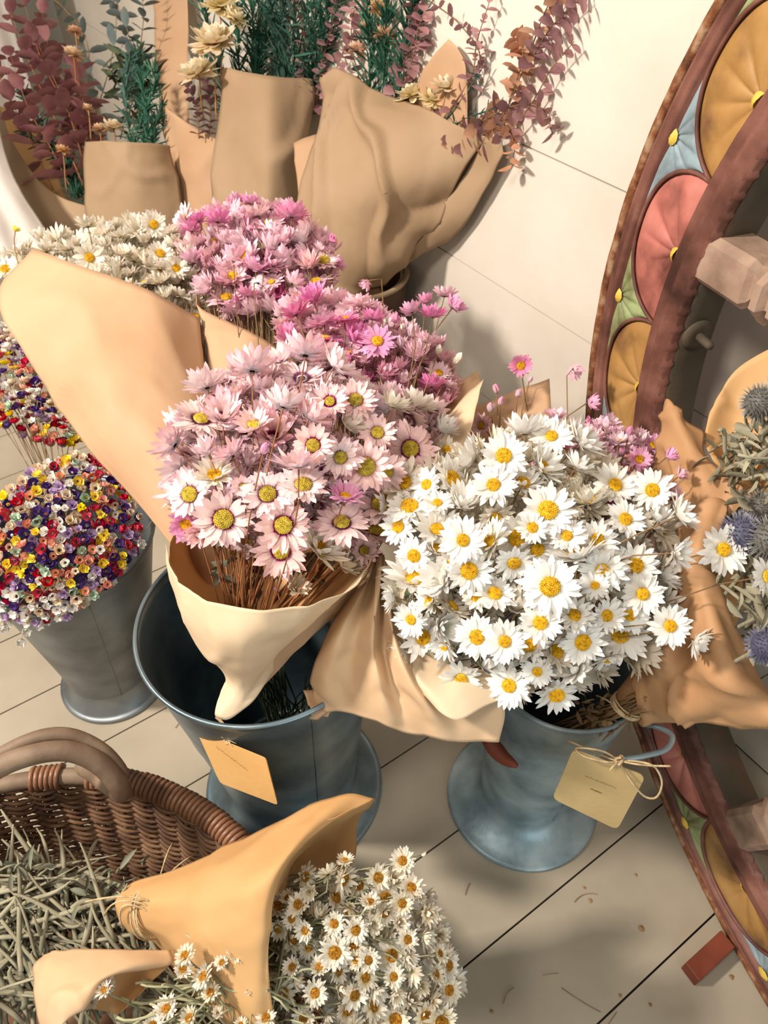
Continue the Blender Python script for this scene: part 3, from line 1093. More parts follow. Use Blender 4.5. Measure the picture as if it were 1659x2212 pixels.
# --- bouquet 1: big pale pink daisies, front of the wide bucket
R1 = at(530, 1440, .93)
b1 = thing('pink_daisy_bouquet', 'large bouquet of pale pink daisies with purple rings in a turned-down paper collar', 'bouquet', R1)
dep1 = dome(600, 990, 300, 300, .95, .15)
ex1 = [(612, 1135, 128, 0, .05, 1, 'open', 'pink', -.035), (606, 1190, 128, 0, -.35, 1, 'open', 'pink', -.015), (483, 1122, 135, -.15, .1, 1, 'open'), (410, 1068, 112, -.35, .1, 1, 'open'), (403, 1132, 84, -.4, -.3, 1, 'cup', 'deep'),
       (578, 1068, 125, 0, .35, 1, 'open'), (676, 962, 98, 0, .1, 1, 'open', 'pink', -.025), (735, 988, 104, .1, -.1, 1, 'cup'), (790, 1008, 118, .0, .1, 1, 'open', 'pink', -.025), (832, 1018, 95, .3, 0, 1, 'open'), (886, 970, 122, .1, .15, 1, 'wide', 'pink', -.03),
       (712, 868, 88, 0, .5, 1, 'open'), (768, 865, 95, 0, .5, 1, 'open'), (815, 935, 84, .1, .4, 1, 'open'), (655, 1048, 110, .1, .75, 1, 'open'), (738, 1130, 125, .1, .9, 1, 'wide'), (745, 1075, 84, .2, .8, .5, 'cup', 'deep', -.03),
       (965, 972, 62, 0, 0, 1, 'cup', 'ivory'), (448, 838, 112, -.3, 1.0, -.25, 'cup'), (378, 962, 118, -1, .6, -.1, 'cup', 'pink', -.02), (545, 802, 128, 0, 1, -.35, 'cup'), (660, 768, 130, .1, 1, -.3, 'cup'), (722, 795, 115, .7, .8, 0, 'cup'),
       (612, 880, 112, .3, 1, -.2, 'cup', 'pink', -.03), (668, 905, 120, .6, .9, 0, 'cup'), (645, 1010, 128, -.1, 1, -.05, 'cup', 'pink', -.035), (500, 985, 95, -.6, .8, .1, 'cup'), (568, 980, 64, .2, .9, .3, 'bud', 'deep', -.03),
       (450, 980, 90, -.5, .9, .1, 'half'), (400, 915, 60, -1, .6, 0, 'half'), (740, 1225, 110, .5, .4, .3, 'half', 'ivory'), (640, 1270, 80, .2, .2, .8, 'half', 'ivory', -.02), (600, 1278, 36, -.3, .5, .3, 'bud', 'rose'), (785, 1190, 80, .4, .2, .8, 'cup'),
       (525, 1052, 60, 0, .2, 1, 'cup'), (432, 1155, 80, -.4, -.2, .9, 'half', 'pink'), (850, 880, 90, .4, 1, 0, 'cup', 'ivory'), (900, 880, 100, .5, 1, 0, 'cup', 'ivory'), (950, 930, 90, .8, .7, 0, 'half', 'white')]
bouquet_flowers(b1, 'pink_daisy', 'pink', [(380, 930), (430, 850), (520, 790), (640, 760), (740, 790), (830, 860), (940, 880), (960, 960), (900, 1040), (840, 1080), (800, 1170), (700, 1190), (560, 1190), (440, 1150), (385, 1080)],
                dep1, R1, 114, 58, 44, 11, ex1, ('open', 'cup', 'half', 'half'), inner=150, stem_mat=M['stem_rust'], styles=('pink', 'pink', 'pink', 'rose', 'ivory'), inner_sty='pink', rnd=.45, jitter=.014)
sheet('paper_wrap', [
    [(362, 1172, .90), (372, 1230, .84), (430, 1285, .79), (520, 1312, .77), (610, 1312, .77), (700, 1293, .78), (770, 1262, .81), (812, 1185, .88)],
    [(372, 1240, .90), (400, 1330, .845), (450, 1370, .80), (520, 1385, .78), (590, 1370, .79), (660, 1340, .80), (720, 1300, .82), (790, 1240, .875)],
    [(425, 1375, .92), (445, 1410, .86), (475, 1430, .83), (530, 1440, .82), (580, 1425, .83), (620, 1390, .84), (670, 1350, .86), (740, 1280, .89)],
    [(488, 1462, .93), (495, 1470, .90), (505, 1480, .885), (520, 1488, .88), (545, 1480, .88), (572, 1445, .885), (600, 1412, .89), (650, 1370, .91)],
    [(480, 1490, .94), (475, 1510, .915), (468, 1535, .90), (470, 1548, .895), (500, 1548, .895), (545, 1515, .895), (580, 1465, .90), (610, 1420, .92)]],
    M['kraft_cream'], b1, 40, 50, .003, 8)
sheet('paper_wrap', [
    [(362, 1172, .90), (400, 1110, .97), (500, 1080, 1.0), (640, 1080, 1.01), (760, 1110, .99), (812, 1185, .90)],
    [(372, 1240, .91), (420, 1230, .99), (500, 1230, 1.03), (620, 1230, 1.03), (700, 1230, 1.0), (790, 1240, .90)],
    [(488, 1462, .935), (490, 1450, .96), (510, 1440, .98), (540, 1440, .98), (570, 1450, .95), (600, 1420, .91)]],
    M['kraft_orange'], b1, 24, 24, .003, 8)
sheet('paper_wrap', [[(800, 1225, .90), (795, 1260, .905), (780, 1290, .91)], [(700, 1320, .875), (690, 1350, .885), (670, 1375, .89)], [(600, 1405, .89), (605, 1430, .90), (600, 1450, .905)], [(560, 1470, .90), (560, 1490, .91), (550, 1505, .915)]], M['kraft_tan'], b1, 24, 10, .003, 12)
stem_bundle(b1, R1 + np.array([.02, .01, -.01]), A_RIM + np.array([.02, -.02, -.3]), 30, 5, M['stem_green'], .016)
mbs = MB()
rr = random.Random(4)
for k in range(42):
    x = rr.uniform(460, 760)
    top = at(x, rr.uniform(1130, 1220), rr.uniform(.85, .93))
    bot = at(500 + (x - 460) * .35 + rr.uniform(-15, 15), rr.uniform(1320, 1400), .92)
    tube(mbs, bez(top, top + np.array([rr.gauss(0, .01), 0, -.04]), bot + np.array([rr.gauss(0, .012), 0, .04]), bot, 9), rr.uniform(.0009, .0016), 5)
mbs.build('stems', M['stem_rust'], b1, stuff=True)
leaf_cloud(b1, [(440, 1150), (760, 1180), (740, 1250), (560, 1290), (470, 1250)], flat(.90), 46, 8, M['leaf_grey'], .018, .012, curl=True)

# --- bouquet 2: white daisies
R2 = at(700, 1500, .93)
b2 = thing('white_daisy_bouquet', 'big bouquet of white daisies with yellow centres spilling over the right bucket', 'bouquet', R2)
dep2 = dome(1150, 1230, 390, 330, .92, .14)
ex2 = [(1188, 1267, 136, 0, 0, 1, 'wide', 'white', -.035), (1000, 1167, 108, 0, .1, 1, 'open', 'white', -.03), (1088, 985, 108, 0, .15, 1, 'open', 'white', -.03), (1066, 1048, 108, -.15, .35, 1), (1183, 1103, 124, .15, .35, 1), (1191, 943, 96, 0, .6, 1),
       (1409, 1059, 98, .05, .1, 1, 'open', 'white', -.03), (1562, 1187, 116, .35, 0, 1, 'open', 'white', -.17), (861, 1138, 84, -.5, .1, 1), (895, 1200, 88, -.35, -.25, 1), (1013, 1233, 108, 0, -.1, 1, 'open', 'white', -.02), (922, 1047, 80, -.6, .3, 1),
       (945, 1087, 72, 0, .9, 1), (1224, 1158, 88, .1, .4, 1), (1290, 1167, 96, .35, .25, 1), (1318, 1215, 90, .3, .5, 1), (1372, 1222, 104, .3, -.1, 1), (1302, 1230, 110, 0, -.55, 1), (1388, 1283, 98, .1, 0, 1, 'open', 'white', -.03), (1360, 1328, 88, .2, -.3, 1),
       (1447, 1352, 96, .3, -.1, 1, 'open', 'white', -.11), (1167, 1345, 100, 0, -.05, 1, 'open', 'white', -.03), (1090, 1385, 102, .1, -.15, 1, 'open', 'white', -.03), (1031, 1376, 104, -.3, -.1, 1), (1258, 1387, 104, .35, -.3, 1, 'open', 'white', -.02), (1315, 1422, 84, .4, -.9, .5),
       (1068, 1283, 100, .25, .6, 1), (996, 1466, 98, 0, -.6, 1), (1100, 1480, 108, -.25, -.35, 1), (1202, 1500, 98, .2, -.7, 1), (888, 1338, 84, -.4, -.3, 1), (1110, 1215, 92, .2, -.8, 1), (1350, 1122, 90, .4, .3, 1), (1465, 1115, 110, 1, .4, .4, 'cup', 'white', -.10),
       (1500, 1382, 84, 1, -.5, .3, 'cup', 'white', -.14), (872, 1405, 80, -.8, -.6, .3, 'cup'), (852, 1290, 74, -1, 0, .1, 'cup'), (930, 1300, 84, -.6, .3, .4, 'cup'), (832, 1098, 80, -.9, .2, .4, 'cup'), (1656, 1245, 96, .6, 0, .7, 'open', 'white', -.22), (1245, 1010, 90, .6, .8, .1, 'cup'),
       (1285, 1265, 70, .1, .3, 1), (1150, 1140, 74, .1, .3, 1), (1460, 1195, 84, .6, -.1, .5, 'cup', 'white', -.10), (1160, 1450, 78, .1, -.5, .9), (975, 1215, 70, 0, -.4, .9), (1030, 1290, 80, .1, .5, .8), (960, 1395, 70, -.5, -.5, .6, 'cup'), (1420, 1125, 84, .3, .6, .5, 'half'),
       (1310, 1330, 84, .3, 0, 1, 'cup'), (1240, 1330, 90, .2, .2, .9, 'cup')]
poly2 = [(835, 1080), (880, 1030), (960, 1010), (1060, 960), (1160, 920), (1250, 950), (1330, 1030), (1440, 1080), (1480, 1160), (1470, 1240), (1440, 1300), (1420, 1380), (1340, 1430), (1250, 1470), (1130, 1490), (1010, 1450), (930, 1400), (870, 1380), (860, 1290), (850, 1200)]
bouquet_flowers(b2, 'white_daisy', 'white', poly2, dep2, R2 + (at(1150, 1450, .98) - R2) * .45, 112, 44, 45, 21, ex2, ('open', 'cup', 'cup', 'half'), inner=170, styles=('white', 'white', 'ivory'), inner_sty='ivory', rnd=.6, camw=.35, upw=.3, jitter=.014)
sheet('paper_wrap', [
    [(812, 1180, .915), (772, 1262, .90), (716, 1345, .895), (682, 1420, .905), (668, 1480, .925), (688, 1538, .935)],
    [(816, 1185, .90), (785, 1268, .875), (740, 1350, .86), (715, 1430, .87), (700, 1490, .89), (718, 1540, .905)],
    [(819, 1188, .905), (800, 1275, .882), (772, 1370, .868), (760, 1440, .875), (752, 1500, .885), (765, 1545, .895)],
    [(822, 1192, .89), (815, 1285, .855), (805, 1385, .835), (812, 1460, .838), (825, 1520, .85), (832, 1568, .868)],
    [(824, 1196, .905), (824, 1290, .882), (828, 1390, .862), (845, 1470, .858), (872, 1535, .862), (888, 1588, .872)],
    [(828, 1200, .895), (838, 1295, .86), (855, 1395, .825), (885, 1475, .818), (925, 1540, .825), (945, 1600, .845)],
    [(836, 1215, .91), (850, 1320, .885), (895, 1420, .85), (940, 1490, .838), (985, 1550, .84), (1010, 1605, .85)],
    [(850, 1250, .93), (885, 1370, .90), (960, 1440, .86), (1050, 1475, .84), (1090, 1530, .84), (1078, 1604, .85)]],
    M['kraft_light'], b2, 56, 44, .003, 10)
sheet('paper_wrap', [
    [(835, 1210, .915), (848, 1300, .90), (880, 1385, .875), (950, 1430, .85), (1060, 1448, .84), (1200, 1440, .87)],
    [(845, 1260, .89), (850, 1360, .865), (885, 1440, .835), (950, 1490, .82), (1040, 1480, .825), (1200, 1470, .86)],
    [(880, 1400, .855), (900, 1470, .835), (930, 1510, .82), (985, 1556, .805), (1060, 1520, .82), (1180, 1485, .85)]],
    M['kraft_cream'], b2, 24, 40, .003, 8)
sheet('paper_wrap', [
    [(700, 1500, .93), (690, 1490, .93), (655, 1490, .925)],
    [(720, 1530, .92), (700, 1535, .92), (672, 1530, .915)],
    [(710, 1552, .925), (690, 1556, .92), (655, 1556, .92)]], M['kraft_tan'], b2, 10, 10, .005, 20)
stem_bundle(b2, R2 + np.array([-.02, .03, -.05]), A_RIM + np.array([.03, .0, -.3]), 26, 6, M['stem_green'], .010)
leaf_cloud(b2, [(850, 1220), (960, 1230), (1350, 1440), (1100, 1460), (900, 1420)], lambda x, y: dep2(x, y) + .04, 140, 9, M['stem_green'], .018, .006)

# --- bouquet 3: mid pink behind the first
R3 = at(740, 1290, 1.0)
b3 = thing('bright_pink_bouquet', 'bouquet of bright pink small strawflowers just behind the pale pink daisies', 'bouquet', R3)
dep3 = dome(810, 780, 240, 200, 1.12, .10)
ex3 = [(700, 700, 95, -.2, 1, .1, 'open', 'deep'), (745, 690, 80, 0, 1, .4, 'open', 'deep'), (815, 738, 84, .1, .7, 1, 'wide', 'deep'), (700, 735, 90, 0, 1, .3, 'wide', 'deep'), (640, 680, 80, -.5, 1, 0, 'cup', 'deep'), (805, 690, 66, .2, 1, 0, 'cup', 'deep'),
       (890, 675, 62, -.3, 1, -.1, 'cup', 'deep', -.05), (935, 685, 76, .1, .9, .1, 'cup', 'deep', -.05), (960, 640, 60, .2, 1, 0, 'cup', 'rose', -.03), (978, 665, 66, .8, .8, 0, 'cup', 'deep', -.03), (920, 655, 50, 0, 1, 0, 'half', 'deep', -.03),
       (832, 698, 34, 0, 1, .3, 'bud', 'ivory'), (868, 712, 36, .2, 1, .3, 'bud', 'ivory'), (945, 765, 54, .3, 1, .2, 'bud', 'ivory'), (982, 785, 66, .6, 1, .2, 'bud', 'ivory'), (920, 740, 66, .3, 1, 0, 'cup', 'rose'),
       (795, 607, 44, -.4, -.5, .2, 'half', 'rose', -.03)]
bouquet_flowers(b3, 'pink_strawflower', 'deep', [(605, 680), (680, 650), (780, 660), (860, 700), (940, 740), (980, 800), (960, 880), (900, 920), (820, 880), (740, 800), (620, 740)],
                dep3, R3, 78, 56, 29, 31, ex3, ('open', 'cup', 'half', 'half', 'bud'), inner=110, styles=('deep', 'rose', 'rose'), inner_sty='rose')
sheet('paper_wrap', [[(850, 850, 1.12), (940, 850, 1.12), (1033, 800, 1.12)], [(860, 930, 1.08), (940, 930, 1.07), (1036, 850, 1.08)], [(880, 1010, 1.06), (930, 1000, 1.03), (1010, 930, 1.04)]], M['kraft_light'], b3, 14, 16, .004, 10)
sheet('paper_wrap', [[(980, 890, 1.04), (1010, 850, 1.03), (1046, 820, 1.02)], [(950, 940, 1.0), (985, 930, .985), (1026, 900, .98)], [(930, 1020, .98), (965, 1010, .965), (1000, 990, .96)], [(930, 1080, .98), (960, 1080, .965), (990, 1060, .96)]], M['kraft_cream'], b3, 20, 16, .003, 10)

# --- bouquet 4: ivory daisies behind at the left in the large paper
R4 = at(455, 1240, 1.05)
b4 = thing('ivory_daisy_bouquet', 'bouquet of ivory white daisies behind a tall smooth sheet of tan paper', 'bouquet', R4)
dep4 = dome(270, 620, 270, 170, 1.26, .09)
ex4 = [(190, 490, 64, -.2, 1, .1, 'cup'), (332, 485, 58, .1, .1, 1, 'open'), (193, 556, 72, 0, 0, 1, 'open'), (346, 548, 62, .1, .6, 1, 'open'), (425, 622, 40, .2, -.3, .4, 'bud', 'white', -.03), (12, 582, 64, -.3, .6, 1, 'open'), (40, 545, 50, -.4, .6, .4, 'cup'),
       (380, 580, 54, .2, .2, .9, 'cup'), (122, 572, 50, 0, .8, .6, 'cup'), (260, 550, 60, 0, .9, .4, 'cup'), (100, 545, 64, -.4, .9, .2, 'cup')]
bouquet_flowers(b4, 'ivory_daisy', 'ivory', [(20, 560), (90, 520), (200, 500), (250, 490), (330, 480), (385, 500), (405, 560), (440, 640), (420, 690), (300, 650), (200, 610), (60, 590)],
                dep4, R4, 68, 60, 28, 41, ex4, ('open', 'cup', 'half', 'half'), inner=110, inner_sty='ivory')
# one small yellow flower
o = add_flower(b4, 'yellow_flower', 'ivory', at(33, 500, 1.2), unit(UP + .3 * RT), .010, 'half', random.Random(2), at(60, 640, 1.2), M['stem'])
ym = STYLES['ivory']['V']['half'][0].mesh('yellow_petals', [M['tiny']['yellow']] * 2)
o.data = ym
sheet('paper_wrap', [
    [(72, 540, 1.17), (160, 572, 1.12), (260, 608, 1.10), (350, 648, 1.10), (428, 690, 1.13)],
    [(0, 640, 1.14), (110, 680, 1.08), (230, 720, 1.05), (345, 760, 1.05), (440, 790, 1.10)],
    [(55, 765, 1.09), (150, 810, 1.04), (260, 850, 1.01), (370, 880, 1.02), (470, 900, 1.06)],
    [(170, 935, 1.05), (240, 960, 1.01), (330, 985, .985), (410, 1005, .99), (490, 1010, 1.03)],
    [(372, 1172, .995), (395, 1175, .985), (420, 1175, .98), (450, 1175, .99), (500, 1165, 1.02)],
    [(430, 1270, 1.02), (440, 1275, 1.01), (455, 1280, 1.01), (470, 1280, 1.02), (500, 1270, 1.03)]],
    M['kraft_tan'], b4, 44, 40, .005, 5)

# --- bouquet 5: pink behind
R5 = at(600, 1210, 1.07)
b5 = thing('dusty_pink_bouquet', 'bouquet of dusty and bright pink daisies standing in front of the brown kraft wraps', 'bouquet', R5)
dep5 = dome(560, 600, 200, 200, 1.26, .12)
ex5 = [(540, 440, 52, .2, 1, 0, 'cup', 'deep'), (510, 438, 50, -.2, 1, 0, 'cup', 'deep'), (630, 470, 84, .1, 1, -.1, 'cup', 'deep'), (470, 480, 70, 0, 1, 0, 'cup', 'deep'), (415, 500, 56, -.4, 1, 0, 'cup', 'deep'), (535, 640, 60, .1, 1, .1, 'cup', 'deep'),
       (430, 478, 50, -.5, 1, .1, 'cup', 'deep'), (725, 570, 42, .8, .8, .1, 'cup', 'deep'), (712, 520, 36, .8, .6, .1, 'half', 'deep'), (690, 540, 44, .6, .8, .1, 'cup', 'rose'), (640, 640, 46, .3, .6, .6, 'open', 'rose'), (510, 655, 38, 0, .9, .1, 'bud', 'deep')]
bouquet_flowers(b5, 'dusty_pink_daisy', 'rose', [(395, 470), (460, 455), (540, 440), (640, 455), (700, 520), (730, 570), (700, 640), (650, 700), (600, 690), (530, 690), (460, 640), (410, 570)],
                dep5, R5, 76, 80, 27, 51, ex5, ('open', 'cup', 'half', 'half'), inner=120, styles=('rose', 'rose', 'rose', 'rose', 'deep', 'pink'), inner_sty='rose', camw=.3, rnd=.5)
mbs = MB()
for k in range(40):
    x = rr.uniform(500, 620)
    top = at(x, rr.uniform(620, 680), rr.uniform(1.18, 1.24))
    bot = at(540 + (x - 500) * .5, 800, 1.18)
    tube(mbs, bez(top, top + np.array([rr.gauss(0, .01), 0, -.03]), bot + np.array([rr.gauss(0, .01), 0, .03]), bot, 7), .0009, 4)
mbs.build('stems', M['stem'], b5, stuff=True)
sheet('paper_wrap', [
    [(424, 625, 1.17), (432, 665, 1.15), (500, 700, 1.13), (560, 735, 1.12), (640, 775, 1.13)],
    [(446, 700, 1.16), (452, 740, 1.12), (510, 780, 1.09), (570, 800, 1.08), (640, 830, 1.10)],
    [(452, 790, 1.12), (465, 850, 1.09), (520, 880, 1.06), (580, 900, 1.05), (640, 920, 1.08)],
    [(480, 1000, 1.06), (500, 1020, 1.05), (530, 1030, 1.04), (580, 1030, 1.04), (640, 1030, 1.06)]],
    M['kraft_tan'], b5, 26, 30, .004, 7)

# --- bouquet 6: small round pink strawflowers at the right
R6 = at(1235, 1400, 1.04)
b6 = thing('round_pink_strawflower_bouquet', 'bouquet of small round pink strawflowers poking out behind the white daisies', 'bouquet', R6)
dep6 = dome(1290, 1010, 230, 170, 1.04, .10)
ex6 = [(1125, 790, 54, 0, .1, 1, 'open', 'deep', .02), (1238, 797, 50, .2, -.2, -.5, 'half', 'rose', .02), (1270, 870, 56, 1, .1, .2, 'half', 'deep', .02), (1118, 858, 44, .2, .8, .2, 'bud', 'rose', .02), (1143, 825, 36, .3, .6, .4, 'bud', 'rose', .02),
       (1072, 850, 50, .1, 1, .1, 'bud', 'rose', .02), (1060, 890, 52, -.1, 1, .1, 'bud', 'rose', .02), (1040, 920, 56, -.4, .2, .9, 'cup', 'rose', .02), (1080, 875, 48, .2, 1, .2, 'bud', 'rose', .02), (1200, 903, 60, 0, 1, .3, 'cup', 'rose'),
       (1310, 925, 64, 0, 1, .2, 'bud', 'rose'), (1358, 940, 50, .2, 1, .3, 'bud', 'deep'), (1300, 980, 58, 0, .1, 1, 'cup', 'rose', -.03), (1380, 992, 62, .2, .1, 1, 'cup', 'deep', -.03), (1440, 988, 56, 1, .6, .3, 'half', 'deep', -.13), (1345, 1050, 64, 0, .3, 1, 'cup', 'rose', -.02),
       (1300, 1065, 50, 0, .2, 1, 'cup', 'deep', -.02), (1390, 950, 44, .4, .9, .2, 'bud', 'rose'), (1465, 1030, 50, .7, .5, .4, 'half', 'rose', -.14), (1450, 1062, 50, .6, .3, .6, 'cup', 'rose', -.14)]
bouquet_flowers(b6, 'round_strawflower', 'rose', [(1190, 930), (1290, 910), (1360, 920), (1420, 970), (1480, 1010), (1480, 1080), (1400, 1110), (1280, 1090), (1200, 1040), (1150, 1000)],
                dep6, R6, 56, 62, 23, 61, ex6, ('cup', 'bud', 'bud', 'half'), inner=90, styles=('rose', 'rose', 'deep'), inner_sty='rose', stem_mat=M['stem'])
sheet('paper_wrap', [[(1020, 880, 1.14), (1100, 850, 1.14), (1187, 818, 1.14)], [(1000, 960, 1.10), (1100, 930, 1.10), (1192, 910, 1.10)], [(1020, 1040, 1.07), (1100, 1020, 1.07), (1200, 1000, 1.07)]], M['kraft_tan'], b6, 14, 16, .004, 10)


# --- thistle bouquet at the right
def spiky(size, seed, mats=0):
    mb = MB()
    r = random.Random(seed)
    K = 260
    for k in range(K):
        z = 1 - 2 * (k + .5) / K
        q = k * 2.39996
        s = math.sqrt(1 - z * z)
        d = unit([s * math.cos(q) + r.gauss(0, .04), s * math.sin(q) + r.gauss(0, .04), z + r.gauss(0, .04)])
        u, v, w = frame(d)
        a, b = .62, r.uniform(.92, 1.06)
        rr_ = .035
        vs = [d * a + u * rr_, d * a + (v * .87 - u * .5) * rr_, d * a - (v * .87 + u * .5) * rr_, d * b]
        mb.add(vs, [(0, 1, 3), (1, 2, 3), (2, 0, 3)], [(0, .5)] * 3 + [(1, .5)])
    vs, fs = [], []
    for i in range(9):
        for j in range(14):
            th, ph = math.pi * i / 8, 2 * math.pi * j / 14
            vs.append((.66 * math.sin(th) * math.cos(ph), .66 * math.sin(th) * math.sin(ph), .66 * math.cos(th)))
    for i in range(8):
        for j in range(14):
            fs.append((i * 14 + j, i * 14 + (j + 1) % 14, (i + 1) * 14 + (j + 1) % 14, (i + 1) * 14 + j))
    mb.add(vs, fs, [(0.1, .5)] * len(vs))
    return mb


TH = spiky(1, 1)
TH_ME = {'grey': TH.mesh('thistle', M['thistle'], False), 'blue': TH.mesh('thistle_blue', M['thistle_blue'], False)}
R7 = at(1352, 1525, .945)
b7 = thing('thistle_bouquet', 'bouquet of grey blue globe thistles in tan paper at the right edge', 'bouquet', R7)
for x, y, dpx, d, c in ((1642, 870, 98, .80, 'grey'), (1602, 1155, 112, .76, 'blue'), (1668, 1165, 120, .74, 'grey'), (1655, 1395, 95, .72, 'blue'), (1720, 980, 110, .76, 'blue'), (1730, 1280, 110, .72, 'grey'), (1640, 1095, 80, .80, 'grey'), (1700, 820, 90, .84, 'grey')):
    p = at(x, y, d)
    o = bpy.data.objects.new('globe_thistle', TH_ME[c])
    col.objects.link(o)
    o.parent = b7
    s = dpx * d / F / 2
    o.location = tuple(p - wloc(b7))
    o.scale = (s, s, s)
    mb = MB()
    tube(mb, (stem_pts(p, unit(p - R7), R7 + np.array([.03, .02, .03]), rr) - p) / s, .0022 / s, 6)
    so = bpy.data.objects.new('stem', mb.mesh('stem', M['herb']))
    col.objects.link(so)
    so.parent = o
thp = [(1530, 990), (1560, 930), (1610, 900), (1700, 880), (1740, 1100), (1740, 1500), (1660, 1460), (1600, 1330), (1570, 1250), (1620, 1180), (1600, 1080)]
leaf_cloud(b7, thp, lambda x, y: .84 - .0002 * (y - 900), 260, 12, M['herb'], .026, .008, curl=True, jit=.03)
mbs = MB()
for k in range(110):
    x, y = rr.uniform(1540, 1740), rr.uniform(930, 1480)
    if not in_poly(x, y, thp):
        continue
    p = at(x, y, rr.uniform(.78, .9))
    d = unit(p - R7) * .6 + np.array([rr.gauss(0, .5), rr.gauss(0, .5), rr.gauss(0, .5)])
    s = unit([rr.gauss(0, 1), rr.gauss(0, 1), rr.gauss(0, 1)])
    tube(mbs, bez(p - d * .03, p - d * .01 + s * .015, p + d * .01 - s * .015, p + d * .03 + s * .01, 9), rr.uniform(.001, .0028), 5)
mbs.build('dry_leaves', M['herb'], b7, stuff=True)
sheet('paper_wrap', [
    [(1405, 1010, .93), (1428, 930, .91), (1441, 862, .90), (1475, 905, .885), (1522, 932, .88)],
    [(1430, 1080, .91), (1455, 1010, .885), (1475, 960, .87), (1500, 970, .86), (1524, 990, .86)],
    [(1460, 1170, .89), (1490, 1090, .86), (1520, 1050, .84), (1560, 1045, .835), (1610, 1065, .82)],
    [(1480, 1250, .88), (1510, 1150, .85), (1545, 1115, .835), (1590, 1110, .82), (1640, 1082, .81)]],
    M['kraft_worn'], b7, 26, 30, .006, 12)
sheet('paper_wrap', [
    [(1535, 890, .90), (1580, 810, .89), (1640, 765, .87), (1720, 730, .84)],
    [(1522, 940, .89), (1580, 905, .90), (1640, 880, .88), (1720, 860, .85)],
    [(1526, 990, .87), (1590, 1000, .89), (1650, 1010, .87), (1730, 1010, .84)],
    [(1600, 1065, .85), (1640, 1080, .85), (1690, 1090, .84), (1740, 1100, .82)]],
    M['kraft_orange'], b7, 22, 22, .005, 10)
sheet('paper_wrap', [
    [(1500, 1110, .84), (1520, 1085, .83), (1545, 1078, .825), (1562, 1090, .825), (1532, 1120, .82)],
    [(1450, 1230, .87), (1480, 1215, .83), (1500, 1210, .81), (1520, 1225, .81), (1536, 1240, .82)],
    [(1415, 1330, .90), (1450, 1320, .845), (1495, 1320, .82), (1540, 1330, .79), (1585, 1365, .82)],
    [(1370, 1430, .93), (1420, 1430, .865), (1490, 1440, .845), (1570, 1450, .77), (1672, 1505, .80)],
    [(1322, 1505, .955), (1380, 1520, .92), (1470, 1530, .86), (1570, 1530, .80), (1700, 1555, .77)],
    [(1345, 1548, .96), (1395, 1562, .94), (1480, 1563, .88), (1580, 1562, .83), (1710, 1578, .80)]],
    M['kraft_worn'], b7, 44, 44, .008, 11)
sheet('paper_wrap', [
    [(1536, 1240, .83), (1560, 1230, .86), (1600, 1225, .88)], [(1560, 1310, .83), (1575, 1290, .86), (1604, 1270, .89)], [(1585, 1370, .82), (1590, 1340, .86), (1606, 1310, .89)]], M['kraft_orange'], b7, 10, 10, .003, 10)
twine_wrap(b7, at(1352, 1528, .945), at(1480, 1380, .88) - R7, .020, 4, seed=3)
stem_bundle(b7, R7, C_RIM + np.array([-.01, .0, -.25]), 26, 16, M['stem'], .012)
leaf_cloud(b7, [(1220, 1520), (1330, 1500), (1370, 1560), (1300, 1575)], flat(.97), 50, 22, M['stem'], .014, .006)

# ------------------------------------------------------------------ tiny multicoloured flowers
TC = ['yellow', 'red', 'purple', 'white', 'peach', 'mint', 'lilac', 'cream']
TW = [14, 14, 16, 13, 15, 7, 11, 14]


def tiny_mb(seed, pointy):
    mb = MB()
    if pointy:
        petals(mb, [(7, .12, .85, .62, 32, 10, 0), (7, .1, .7, .5, 50, 20, 0)], seed)
    else:
        petals(mb, [(8, .2, .72, .62, 48, 30, 0), (8, .25, .75, .62, 30, 45, 0)], seed)
    d = MB()
    return mb


TINY = {c: [(tiny_mb(3, c in ('yellow', 'lilac', 'white'))), tiny_mb(8, c in ('yellow', 'lilac', 'mint'))] for c in TC}
TINY_ME = {c: [m_.mesh('tiny_%s_flower' % c, M['tiny'][c]) for m_ in L] for c, L in TINY.items()}
TC_MB = disc_mb(.26, 3)
tiny_names = {'yellow': 'yellow_floret', 'red': 'red_floret', 'purple': 'purple_floret', 'white': 'white_floret', 'peach': 'peach_floret', 'mint': 'mint_floret', 'lilac': 'lilac_floret', 'cream': 'cream_floret'}


